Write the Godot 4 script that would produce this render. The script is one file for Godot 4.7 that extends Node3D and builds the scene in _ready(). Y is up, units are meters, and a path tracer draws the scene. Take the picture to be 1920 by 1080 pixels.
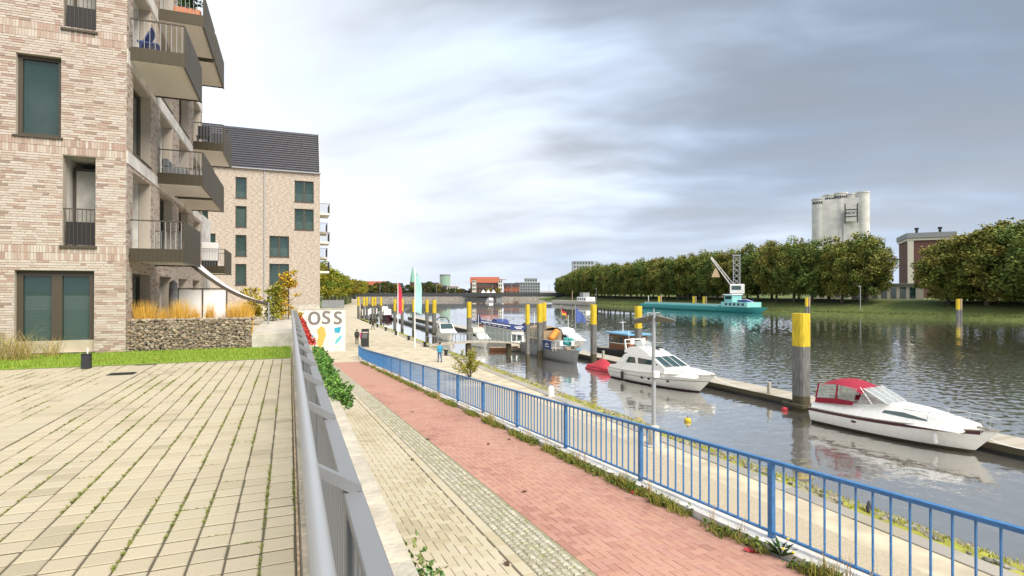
extends Node3D
# Riverside terrace with apartment blocks, a ramp path, a marina and a tree-lined far bank. y up, metres; -z runs along the river.

const WATER := -5.7
const QUAY := -4.6
var rng := RandomNumberGenerator.new()
var taken := {}
var M := {}

class MB:
	var v := PackedVector3Array()
	var n := PackedVector3Array()
	var c := PackedColorArray()
	var idx := PackedInt32Array()
	var col := Color(1, 1, 1)
	func quad(a: Vector3, b: Vector3, cc: Vector3, d: Vector3) -> void:
		var nn := (b - a).cross(cc - a).normalized()
		if nn.length_squared() < 0.5:
			nn = (cc - a).cross(d - a).normalized()
		var k := v.size()
		v.append(a); v.append(b); v.append(cc); v.append(d)
		for i in 4:
			n.append(nn); c.append(col)
		idx.append(k); idx.append(k + 2); idx.append(k + 1)
		idx.append(k); idx.append(k + 3); idx.append(k + 2)
	func tri(a: Vector3, b: Vector3, cc: Vector3) -> void:
		var nn := (b - a).cross(cc - a).normalized()
		var k := v.size()
		v.append(a); v.append(b); v.append(cc)
		for i in 3:
			n.append(nn); c.append(col)
		idx.append(k); idx.append(k + 2); idx.append(k + 1)
	func box(ctr: Vector3, s: Vector3, b := Basis.IDENTITY) -> void:
		var x := b.x * s.x * 0.5
		var y := b.y * s.y * 0.5
		var z := b.z * s.z * 0.5
		for q in [[x, y, z], [-x, z, y], [y, z, x], [-y, x, z], [z, x, y], [-z, y, x]]:
			var o: Vector3 = ctr + q[0]
			quad(o - q[1] - q[2], o + q[1] - q[2], o + q[1] + q[2], o - q[1] + q[2])
	func span(a: Vector3, b: Vector3) -> void:
		box((a + b) * 0.5, (b - a).abs())
	func bar(a: Vector3, b: Vector3, w: float, h: float, up := Vector3.UP) -> void:
		var d := (b - a).normalized()
		var sx := up.cross(d)
		if sx.length() < 0.01:
			sx = Vector3.RIGHT.cross(d)
		sx = sx.normalized()
		box((a + b) * 0.5, Vector3(w, h, a.distance_to(b)), Basis(sx, d.cross(sx), d))
	func slab(ctr: Vector3, s: Vector3, bev: float, b := Basis.IDENTITY) -> void:   # a paver or stone: top face with a bevel, sides, no underside
		var hx := s.x * 0.5
		var hz := s.z * 0.5
		var t: Array = []
		for ring in [[hx, hz, -s.y], [hx, hz, -bev], [hx - bev, hz - bev, 0.0]]:
			var r := PackedVector3Array()
			for q in [[-1, 1], [1, 1], [1, -1], [-1, -1]]:
				r.append(ctr + b * Vector3(q[0] * ring[0], ring[2], q[1] * ring[1]))
			t.append(r)
		for k in 2:
			for i in 4:
				var j := (i + 1) % 4
				quad(t[k][i], t[k][j], t[k + 1][j], t[k + 1][i])
		quad(t[2][0], t[2][1], t[2][2], t[2][3])
	func bevel(ctr: Vector3, s: Vector3, bev: float, b := Basis.IDENTITY) -> void:
		var h := s * 0.5
		var g := Vector3(h.x - bev, h.y - bev, h.z - bev)
		for ax in 3:
			for sg in [-1.0, 1.0]:
				var u := (ax + 1) % 3
				var w := (ax + 2) % 3
				var p: Array = []
				for q in [[-1, -1], [1, -1], [1, 1], [-1, 1]]:
					var e := Vector3()
					e[ax] = h[ax] * sg; e[u] = g[u] * q[0]; e[w] = g[w] * q[1]
					p.append(ctr + b * e)
				if sg > 0: quad(p[0], p[1], p[2], p[3])
				else: quad(p[3], p[2], p[1], p[0])
		for ax in 3:
			var u := (ax + 1) % 3
			var w := (ax + 2) % 3
			for su in [-1.0, 1.0]:
				for sw in [-1.0, 1.0]:
					var p: Array = []
					for q in [[-1, 0], [1, 0], [1, 1], [-1, 1]]:
						var e := Vector3()
						e[ax] = g[ax] * q[0]
						e[u] = (h[u] if q[1] == 0 else g[u]) * su
						e[w] = (g[w] if q[1] == 0 else h[w]) * sw
						p.append(ctr + b * e)
					if su * sw > 0: quad(p[0], p[1], p[2], p[3])
					else: quad(p[3], p[2], p[1], p[0])
		for sx in [-1.0, 1.0]:
			for sy in [-1.0, 1.0]:
				for sz in [-1.0, 1.0]:
					var a := ctr + b * Vector3(h.x * sx, g.y * sy, g.z * sz)
					var d := ctr + b * Vector3(g.x * sx, h.y * sy, g.z * sz)
					var e := ctr + b * Vector3(g.x * sx, g.y * sy, h.z * sz)
					if sx * sy * sz > 0: tri(a, d, e)
					else: tri(a, e, d)
	func loft(rings: Array, closed := true, caps := true, flat := false) -> void:
		var m: int = rings[0].size()
		var last := m if closed else m - 1
		if flat:
			for r in rings.size() - 1:
				for i in last:
					var j := (i + 1) % m
					quad(rings[r][i], rings[r][j], rings[r + 1][j], rings[r + 1][i])
		else:
			var k := v.size()
			for r in rings.size():
				for i in m:
					var rp: Vector3 = rings[maxi(r - 1, 0)][i]
					var rn: Vector3 = rings[mini(r + 1, rings.size() - 1)][i]
					var ip: Vector3 = rings[r][(i - 1 + m) % m if closed else maxi(i - 1, 0)]
					var iq: Vector3 = rings[r][(i + 1) % m if closed else mini(i + 1, m - 1)]
					var nn := (iq - ip).cross(rn - rp)
					v.append(rings[r][i]); c.append(col)
					n.append(nn.normalized() if nn.length_squared() > 1e-14 else Vector3.UP)
			for r in rings.size() - 1:
				for i in last:
					var j := (i + 1) % m
					var a := k + r * m + i
					var b := k + r * m + j
					idx.append(a); idx.append(b + m); idx.append(b)
					idx.append(a); idx.append(a + m); idx.append(b + m)
		if caps and closed:
			for e in [0, rings.size() - 1]:
				var ctr := Vector3()
				for p in rings[e]: ctr += p
				ctr /= m
				for i in m:
					var j := (i + 1) % m
					if e == 0: tri(ctr, rings[e][j], rings[e][i])
					else: tri(ctr, rings[e][i], rings[e][j])
	func tube(pts: Array, r: Variant, seg := 8, caps := true) -> void:
		var rings: Array = []
		var side := Vector3.ZERO
		for i in pts.size():
			var d: Vector3 = (pts[mini(i + 1, pts.size() - 1)] - pts[maxi(i - 1, 0)]).normalized()
			if side == Vector3.ZERO:
				side = d.cross(Vector3.UP if absf(d.y) < 0.9 else Vector3.RIGHT).normalized()
			side = (side - d * side.dot(d)).normalized()
			var up := side.cross(d)
			var ring := PackedVector3Array()
			var rad: float = r[i] if r is Array else r
			for k in seg:
				var a := -TAU * k / seg
				ring.append(pts[i] + (side * cos(a) + up * sin(a)) * rad)
			rings.append(ring)
		loft(rings, true, caps)
	func ball(ctr: Vector3, r: Vector3, seg := 10) -> void:
		var rings: Array = []
		for i in seg + 1:
			var a := PI * (float(i) / seg - 0.5)
			var ring := PackedVector3Array()
			for k in seg:
				var b := -TAU * k / seg
				var w := maxf(cos(a), 0.01)
				ring.append(ctr + Vector3(cos(b) * w * r.x, sin(a) * r.y, sin(b) * w * r.z))
			rings.append(ring)
		loft(rings, true, false)
	func prism(poly: PackedVector2Array, xf: Transform3D, d0: float, d1: float) -> void:
		var t := Geometry2D.triangulate_polygon(poly)
		var cw := Geometry2D.is_polygon_clockwise(poly)
		for i in range(0, t.size(), 3):
			var p: Array = []
			for k in 3: p.append(poly[t[i + k]])
			if (p[1] - p[0]).cross(p[2] - p[0]) < 0: p.reverse()
			tri(xf * Vector3(p[0].x, p[0].y, d1), xf * Vector3(p[1].x, p[1].y, d1), xf * Vector3(p[2].x, p[2].y, d1))
			tri(xf * Vector3(p[2].x, p[2].y, d0), xf * Vector3(p[1].x, p[1].y, d0), xf * Vector3(p[0].x, p[0].y, d0))
		for i in poly.size():
			var a := poly[i]
			var b := poly[(i + 1) % poly.size()]
			if cw:
				var s := a; a = b; b = s
			quad(xf * Vector3(a.x, a.y, d0), xf * Vector3(b.x, b.y, d0), xf * Vector3(b.x, b.y, d1), xf * Vector3(a.x, a.y, d1))
	func mesh() -> ArrayMesh:
		var a: Array = []
		a.resize(Mesh.ARRAY_MAX)
		a[Mesh.ARRAY_VERTEX] = v
		a[Mesh.ARRAY_NORMAL] = n
		a[Mesh.ARRAY_COLOR] = c
		a[Mesh.ARRAY_INDEX] = idx
		var m := ArrayMesh.new()
		m.add_surface_from_arrays(Mesh.PRIMITIVE_TRIANGLES, a)
		return m

# ---- naming, parts and materials
func numbered(called: String) -> String:
	var k: int = taken.get(called, 0)
	taken[called] = k + 1
	return called if k == 0 else "%s_%03d" % [called, k]

func tag(o: Node, label: String, category: String, group := "") -> Node:
	o.set_meta("label", label)
	o.set_meta("category", category)
	if group: o.set_meta("group", group)
	return o

func thing(called: String, label: String, category: String, at := Vector3.ZERO, turn := 0.0, group := "") -> Node3D:
	var o := Node3D.new()
	o.name = numbered(called)
	add_child(o)
	o.position = at
	o.rotation.y = turn
	tag(o, label, category, group)
	return o

func put(m: Variant, called: String, mat: Material, parent: Node = null, kind := "") -> MeshInstance3D:
	var o := MeshInstance3D.new()
	o.mesh = m.mesh() if m is MB else m
	o.material_override = mat
	o.name = called if parent else numbered(called)
	if kind: o.set_meta("kind", kind)
	if parent: parent.add_child(o, true)
	else: add_child(o)
	return o

func ground(m: Variant, called: String, mat: Material) -> MeshInstance3D:
	return put(m, called, mat, null, "structure")

func boxpart(called: String, a: Vector3, b: Vector3, mat: Material, parent: Node, bev := 0.0) -> MeshInstance3D:
	var m := MB.new()
	if bev > 0: m.bevel((a + b) * 0.5, (b - a).abs(), bev)
	else: m.span(a, b)
	return put(m, called, mat, parent)

func lin(r: float, g: float, b: float) -> Color:
	return Color(r, g, b).linear_to_srgb()

func noise_tex(sz: int, freq: float, lo: float, hi: float, kind := 0, oct := 4, sd := 1) -> NoiseTexture2D:
	var f := FastNoiseLite.new()
	f.seed = sd
	f.frequency = freq
	f.fractal_octaves = oct
	f.noise_type = [FastNoiseLite.TYPE_SIMPLEX_SMOOTH, FastNoiseLite.TYPE_CELLULAR, FastNoiseLite.TYPE_VALUE][kind]
	if kind == 1:
		f.cellular_return_type = FastNoiseLite.RETURN_DISTANCE2_SUB
		f.fractal_type = FastNoiseLite.FRACTAL_NONE
	var t := NoiseTexture2D.new()
	t.width = sz; t.height = sz
	t.seamless = true
	t.noise = f
	var g := Gradient.new()
	g.set_color(0, Color(lo, lo, lo)); g.set_color(1, Color(hi, hi, hi))
	t.color_ramp = g
	return t

func bump_tex(sz: int, freq: float, strength: float, kind := 0, oct := 4, sd := 5) -> NoiseTexture2D:
	var t := noise_tex(sz, freq, 0, 1, kind, oct, sd)
	t.color_ramp = null
	t.as_normal_map = true
	t.bump_strength = strength
	return t

func mat(r: float, g: float, b: float, rough := 0.8, tex: Texture2D = null, scale := 1.0, nrm: Texture2D = null, nscale := 0.5) -> StandardMaterial3D:
	var m := StandardMaterial3D.new()
	m.albedo_color = lin(r, g, b)
	m.roughness = rough
	m.vertex_color_use_as_albedo = true
	if tex or nrm:
		m.uv1_triplanar = true
		m.uv1_world_triplanar = true
		m.uv1_scale = Vector3.ONE * scale
	if tex: m.albedo_texture = tex
	if nrm:
		m.normal_enabled = true
		m.normal_texture = nrm
		m.normal_scale = nscale
	return m

func worn(f: FastNoiseLite, x: float, z: float, n: int) -> int:   # tones run from pale to dark; stains and old repairs come in patches
	return clampi(int(n * (0.42 + f.get_noise_2d(x, z) * 0.75 + jit(0.36))), 0, n - 1)

func rot_y(a: float) -> Basis:
	return Basis(Vector3.UP, a)

func jit(a: float) -> float:
	return rng.randf_range(-a, a)

func vary(base: Color, k: float) -> Color:   # a slightly different tone of one material
	var f := 1.0 + rng.randf_range(-k, k)
	return Color(base.r * f * (1.0 + jit(k * 0.25)), base.g * f, base.b * f * (1.0 + jit(k * 0.25)))

func ordinal(k: int) -> String:
	var a := ["first", "second", "third", "fourth", "fifth", "sixth", "seventh", "eighth", "ninth", "tenth", "eleventh", "twelfth", "thirteenth", "fourteenth", "fifteenth", "sixteenth", "seventeenth", "eighteenth", "nineteenth"]
	if k < 19: return a[k]
	var tens: int = (k + 1) / 10
	var one: int = (k + 1) % 10
	if one == 0: return ["twentieth", "thirtieth", "fortieth", "fiftieth", "sixtieth"][tens - 2]
	return ["twenty", "thirty", "forty", "fifty", "sixty"][tens - 2] + "-" + a[one - 1]

func text_mesh(s: String, size: float, depth: float, serif := false) -> TextMesh:
	var t := TextMesh.new()
	var f := SystemFont.new()
	f.font_names = PackedStringArray(["Droid Serif" if serif else "Droid Sans"])
	f.font_weight = 700
	t.font = f
	t.text = s
	t.font_size = 32
	t.pixel_size = size / 32.0
	t.depth = depth
	return t

func letters(s: String, size: float, at: Vector3, turn: float, mtl: Material, parent: Node, called := "lettering") -> void:
	var o := put(text_mesh(s, size, 0.012), called, mtl, parent)
	o.position = at
	o.rotation.y = turn

func _ready() -> void:
	rng.seed = 20240
	set_view()
	set_sky()
	set_materials()
	build_ground()
	build_water()
	build_ramp()
	build_terrace()
	build_railing()
	build_blue_fence()
	build_block_near()
	build_block_far()
	build_planting()
	build_far_bank()
	build_city()
	build_marina()
	build_boats()
	build_quay_things()
	build_people()
	build_small()

func set_view() -> void:
	var cam := Camera3D.new()
	cam.name = "camera"
	cam.fov = 54.87
	cam.near = 0.05
	cam.far = 4000.0
	add_child(cam)
	cam.position = Vector3(0, 1.6, 0)
	cam.rotation_degrees = Vector3(0.33, -21.85, 0)
	cam.current = true

func set_sky() -> void:
	var sun := DirectionalLight3D.new()
	sun.name = "sun"
	sun.light_energy = 0.5
	sun.light_angular_distance = 46.0
	sun.light_color = Color(1.0, 0.96, 0.9)
	sun.shadow_enabled = true
	add_child(sun)
	sun.rotation_degrees = Vector3(-48, 24, 0)
	var w := 2048
	var h := 1024
	var data := PackedFloat32Array()
	data.resize(w * h * 3)
	var big := FastNoiseLite.new()
	big.seed = 11; big.frequency = 0.42; big.fractal_octaves = 4
	var wisp := FastNoiseLite.new()
	wisp.seed = 4; wisp.frequency = 1.2; wisp.fractal_octaves = 5; wisp.fractal_gain = 0.55
	for y in h:
		var el := PI * (0.5 - (y + 0.5) / h)
		var sy := sin(el)
		var cy := cos(el)
		for x in w:
			var k := (y * w + x) * 3
			if y > h / 2 + 2:
				data[k] = 0.16; data[k + 1] = 0.16; data[k + 2] = 0.15
				continue
			var az := TAU * (x + 0.5) / w
			var dx := sin(az) * cy
			var dz := -cos(az) * cy
			var f := 1.0 / (sy + 0.16)
			var px := dx * f
			var pz := dz * f
			var a := big.get_noise_2d(px * 0.9 + pz * 0.4, pz * 0.7 - px * 0.25)
			var b := wisp.get_noise_2d((px * 0.75 + pz * 0.62) * 0.55 + a * 0.25, (pz * 0.75 - px * 0.62) * 1.35 + a * 0.35)
			var trend := dx * 0.80 + dz * 0.36                           # the cloud thickens towards the open river
			var rag := clampf(trend * 1.3 + 0.95, 0.3, 1.0)
			var d := 1.0 / (1.0 + exp(-4.6 * (0.0 + (a * 0.45 + b * 0.48) * rag + trend * 0.95)))   # thin bright cloud to thick grey cloud
			var low := exp(-sy * 6.5)                                    # brighter air low down
			var lum := lerpf(0.30, 0.078, d)
			lum = lerpf(lum, 0.225, low * 0.8)
			var blue := clampf(0.25 + d * 0.75 - b * 0.5, 0.0, 1.0) * (1.0 - low * 0.35)
			data[k] = lum * lerpf(1.0, 0.7, blue)
			data[k + 1] = lum * lerpf(1.0, 0.875, blue)
			data[k + 2] = lum * lerpf(1.01, 1.13, blue)
	var img := Image.create_from_data(w, h, false, Image.FORMAT_RGBF, data.to_byte_array())
	var pano := PanoramaSkyMaterial.new()
	pano.panorama = ImageTexture.create_from_image(img)
	var sky := Sky.new()
	sky.sky_material = pano
	var env := Environment.new()
	env.background_mode = Environment.BG_SKY
	env.sky = sky
	env.tonemap_mode = Environment.TONE_MAPPER_LINEAR
	env.tonemap_exposure = 4.5
	env.sdfgi_enabled = true
	env.ssao_enabled = true
	env.ssil_enabled = true
	var we := WorldEnvironment.new()
	we.name = "environment"
	we.environment = env
	add_child(we)

func set_materials() -> void:
	var fine := noise_tex(512, 0.06, 0.86, 1.0, 0, 5, 3)
	var patch := noise_tex(512, 0.012, 0.8, 1.0, 0, 5, 8)
	var speck := noise_tex(512, 0.2, 0.76, 1.0, 0, 3, 12)
	var stain := noise_tex(512, 0.02, 0.6, 1.0, 0, 6, 21)
	var nfine := bump_tex(512, 0.08, 4.0)
	M.paver = mat(0.95, 0.95, 0.95, 0.9, speck, 1.3, nfine, 0.35)
	M.sandbed = mat(0.13, 0.115, 0.08, 0.95, fine, 1.0)
	M.soil = mat(0.1, 0.088, 0.058, 0.95, fine, 1.0)
	M.ramp_paver = mat(0.95, 0.95, 0.95, 0.9, speck, 1.1, nfine, 0.3)
	M.brick = mat(0.95, 0.95, 0.95, 0.9, speck, 2.0, nfine, 0.4)
	M.mortar = mat(0.52, 0.47, 0.4, 0.95, fine, 2.0)
	var farb := noise_tex(512, 0.07, 0.6, 1.0, 0, 4, 31)
	M.brick_far = mat(0.6, 0.52, 0.44, 0.92, farb, 1.0)
	M.brick_far.uv1_scale = Vector3(0.075, 0.3, 0.075)
	M.concrete = mat(0.55, 0.52, 0.45, 0.9, patch, 0.35, nfine, 0.4)
	M.white_render = mat(0.78, 0.76, 0.72, 0.85, patch, 0.2)
	M.soffit = mat(0.8, 0.76, 0.68, 0.85, fine, 0.4)
	M.bronze = mat(0.068, 0.055, 0.032, 0.5, fine, 1.0)
	M.bronze.metallic = 0.25
	M.frame = mat(0.062, 0.05, 0.034, 0.5)
	M.steel = mat(0.33, 0.345, 0.36, 0.36)
	M.steel.metallic = 0.35
	M.steel_flat = mat(0.2, 0.21, 0.22, 0.5)
	M.steel_flat.metallic = 0.25
	M.blue = mat(0.05, 0.2, 0.47, 0.42, patch, 1.2)
	M.glass = mat(0.02, 0.05, 0.048, 0.03)
	M.glass.metallic_specular = 0.9
	M.pane = mat(0.03, 0.075, 0.07, 0.02)
	M.pane.transparency = BaseMaterial3D.TRANSPARENCY_ALPHA
	M.pane.albedo_color.a = 0.44
	M.clear = mat(0.5, 0.55, 0.55, 0.02)
	M.clear.transparency = BaseMaterial3D.TRANSPARENCY_ALPHA
	M.clear.albedo_color.a = 0.25
	M.room = mat(0.42, 0.42, 0.39, 0.9, patch, 0.3)
	M.blind = mat(0.52, 0.62, 0.57, 0.9, fine, 2.0)
	M.slate = mat(0.04, 0.04, 0.05, 0.36, fine, 0.8)
	M.sailcloth = mat(0.8, 0.8, 0.8, 0.8)
	M.sailcloth.backlight_enabled = true
	M.sailcloth.backlight = Color(0.6, 0.6, 0.6)
	M.zinc = mat(0.3, 0.32, 0.34, 0.45)
	M.grass = mat(1, 1, 1, 0.8)
	M.leaf = mat(1, 1, 1, 0.75)
	M.leaf.backlight_enabled = true
	M.leaf.backlight = Color(0.25, 0.27, 0.1)
	M.bark = mat(0.09, 0.075, 0.055, 0.95, fine, 1.5)
	M.stone = mat(1, 1, 1, 0.9, speck, 1.5, nfine, 0.5)
	M.cobble = mat(0.62, 0.54, 0.4, 0.92, noise_tex(512, 0.05, 0.72, 1.0, 1, 1, 9), 1.0, bump_tex(512, 0.05, 5.0, 1, 1, 9), 0.6)
	M.sand = mat(0.53, 0.47, 0.35, 0.95, patch, 0.12)
	M.bank = mat(0.13, 0.175, 0.035, 0.95, stain, 0.06)
	M.yellow = mat(0.82, 0.6, 0.02, 0.55, stain, 0.6)
	M.yellow.uv1_scale = Vector3(1.4, 0.1, 1.4)
	M.pile = mat(0.2, 0.2, 0.195, 0.7, stain, 0.45)
	M.pile.uv1_scale = Vector3(1.0, 0.09, 1.0)
	M.algae = mat(0.1, 0.085, 0.045, 0.85, stain, 1.2)
	M.plank = mat(0.42, 0.39, 0.33, 0.85, fine, 1.0)
	M.dark = mat(0.022, 0.023, 0.026, 0.6)
	M.black = mat(0.012, 0.012, 0.013, 0.55)
	M.gel = mat(0.82, 0.81, 0.78, 0.22, noise_tex(256, 0.02, 0.92, 1.0, 0, 4, 40), 0.5)
	M.gel.clearcoat_enabled = true
	M.gel.clearcoat = 0.4
	M.gel_old = mat(0.6, 0.57, 0.48, 0.35, stain, 0.5)
	M.chrome = mat(0.6, 0.61, 0.62, 0.2)
	M.chrome.metallic = 0.9
	M.crimson = mat(0.3, 0.01, 0.035, 0.8, fine, 2.0)
	M.maroon = mat(0.06, 0.012, 0.022, 0.35)
	M.red = mat(0.46, 0.03, 0.05, 0.7, fine, 1.5)
	M.wood = mat(0.2, 0.075, 0.025, 0.5, fine, 1.0)
	M.grey_hull = mat(0.38, 0.39, 0.41, 0.5, stain, 0.4)
	M.navy = mat(0.018, 0.04, 0.17, 0.5)
	M.skyblue = mat(0.12, 0.3, 0.46, 0.5)
	M.orange = mat(0.6, 0.22, 0.03, 0.7)
	M.salmon = mat(0.55, 0.2, 0.1, 0.7)
	M.tan = mat(0.5, 0.38, 0.24, 0.8, stain, 1.0)
	M.teal = mat(0.03, 0.33, 0.33, 0.5, patch, 0.2)
	M.teal_light = mat(0.2, 0.48, 0.47, 0.5)
	M.teal_flag = mat(0.3, 0.52, 0.52, 0.8)
	M.flag_red = mat(0.5, 0.03, 0.07, 0.8)
	M.flag_gold = mat(0.7, 0.42, 0.03, 0.8)
	M.flag_blue = mat(0.06, 0.1, 0.3, 0.8)
	M.white = mat(0.75, 0.75, 0.74, 0.5)
	M.silo = mat(0.64, 0.63, 0.6, 0.9, patch, 0.03)
	M.red_brick = mat(0.13, 0.06, 0.05, 0.9, fine, 0.3)
	M.tile_red = mat(0.36, 0.1, 0.05, 0.85, patch, 0.1)
	M.grey_wall = mat(0.2, 0.21, 0.22, 0.7)
	M.pale_wall = mat(0.5, 0.47, 0.4, 0.85)
	M.copper = mat(0.16, 0.36, 0.27, 0.7)
	M.quay_wall = mat(0.3, 0.28, 0.25, 0.9, stain, 0.05)
	M.bridge = mat(0.03, 0.034, 0.037, 0.7)
	M.skin = mat(1, 1, 1, 0.75)
	M.paint = mat(1, 1, 1, 0.8)

# ---- pieces laid into a surface: the nearest 300 in view are parts, the rest one joined part
func depth_in_view(p: Vector3) -> float:
	var a := deg_to_rad(21.85)
	var d := p.x * sin(a) - p.z * cos(a)
	if d < 0.3: return -1.0
	var sx := (p.x * cos(a) + p.z * sin(a)) / d
	var sy := (p.y - 1.6) / d
	if absf(sx) > 0.915 or sy < -0.508 or sy > 0.52: return -1.0
	return d

func lay(list: Array, parent: Node3D, mtl: Material, called: String, tones: Array, bev: float, most := 300) -> void:
	# list rows: [centre of the top face, size, tone number, tilt basis]
	var order: Array = []
	for i in list.size():
		var d := depth_in_view(parent.transform * (list[i][0] as Vector3))
		if d > 0: order.append([d, i])
	order.sort_custom(func(p, q): return p[0] < q[0])
	var single := {}
	var cache := {}
	for k in mini(most, order.size()):
		var r: Array = list[order[k][1]]
		single[order[k][1]] = true
		var s: Vector3 = (r[1] as Vector3).snapped(Vector3.ONE * 0.004)
		var key := [s, r[2]]
		if not cache.has(key):
			var m := MB.new()
			m.col = tones[r[2]]
			m.slab(Vector3.ZERO, s, bev)
			cache[key] = m.mesh()
		var o := put(cache[key], called, mtl, parent)
		o.transform = Transform3D(r[3], r[0])
	var rest := MB.new()
	for i in list.size():
		if single.has(i): continue
		var r: Array = list[i]
		rest.col = tones[r[2]]
		rest.slab(r[0], r[1], bev, r[3])
	if rest.v.size():
		put(rest, called + "_field", mtl, parent, "stuff")

func tilt(k: float) -> Basis:
	return Basis.from_euler(Vector3(jit(k), jit(k * 0.6), jit(k)))

func herringbone(x0: float, x1: float, t0: float, t1: float, w: float, joint: float, tones: int) -> Array:
	var out: Array = []
	var f := FastNoiseLite.new()
	f.seed = int(x0 * 10); f.frequency = 0.45; f.fractal_octaves = 3
	var rows := int((t1 - t0) / w) + 1
	var cols := int((x1 - x0) / w) + 4
	for r in range(-1, rows):
		for c in range(-4, cols):
			var k := posmod(c + r, 4)
			var rect := Rect2()
			if k == 0: rect = Rect2(x0 + c * w, t0 + r * w, 2 * w, w)
			elif k == 2: rect = Rect2(x0 + c * w, t0 + r * w, w, 2 * w)
			else: continue
			rect = rect.intersection(Rect2(x0, t0, x1 - x0, t1 - t0))
			if rect.size.x < 0.03 or rect.size.y < 0.03: continue
			var m := rect.get_center()
			out.append([Vector3(m.x, jit(0.0015), -m.y), Vector3(rect.size.x - joint, 0.05, rect.size.y - joint), worn(f, m.x, m.y * 0.6, tones), tilt(0.006)])
	return out

const FLAT := Basis(Vector3(1, 0, 0), Vector3(0, 0, -1), Vector3(0, 1, 0))

func plate(poly: PackedVector2Array, top: float, bottom: float, called: String, mtl: Material) -> MeshInstance3D:
	var m := MB.new()
	m.prism(poly, Transform3D(FLAT, Vector3.ZERO), bottom, top)
	return ground(m, called, mtl)

func blades(m: MB, at: Vector3, count: int, h: float, spread: float, a: Color, b: Color, w := 0.006, lean := 0.35) -> void:
	for i in count:
		var r := spread * sqrt(rng.randf())
		var t := rng.randf() * TAU
		var p := at + Vector3(cos(t) * r, 0, sin(t) * r)
		var hh := h * rng.randf_range(0.5, 1.1)
		var d := Vector3(jit(1.0), 0, jit(1.0)) * lean * hh
		var s := Vector3(jit(1.0), 0, jit(1.0)).normalized() * w
		m.col = a.lerp(b, rng.randf())
		var mid := p + d * 0.35 + Vector3(0, hh * 0.6, 0)
		m.quad(p - s, p + s, mid + s * 0.7, mid - s * 0.7)
		m.tri(mid - s * 0.7, mid + s * 0.7, p + d + Vector3(0, hh, 0))

func leaf(m: MB, p: Vector3, size: float) -> void:   # one pointed, folded leaf
	var d := Vector3(jit(1.0), jit(0.8), jit(1.0)).normalized()
	var s := d.cross(Vector3(jit(1.0), 1, jit(1.0))).normalized() * size * 0.42
	var up := s.cross(d).normalized() * size * 0.12
	m.quad(p, p + d * size * 0.45 + s + up, p + d * size, p + d * size * 0.45 - up)
	m.quad(p, p + d * size * 0.45 - up, p + d * size, p + d * size * 0.45 - s + up)

func leaves(m: MB, at: Vector3, count: int, size: float, r: Vector3, tones: Array) -> void:
	for i in count:
		var q := Vector3(jit(1.0), jit(1.0), jit(1.0))
		if q.length() > 1.0: q = q.normalized() * rng.randf()
		m.col = vary(tones[rng.randi() % tones.size()], 0.2)
		leaf(m, at + q * r, size * rng.randf_range(0.6, 1.2))

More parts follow.
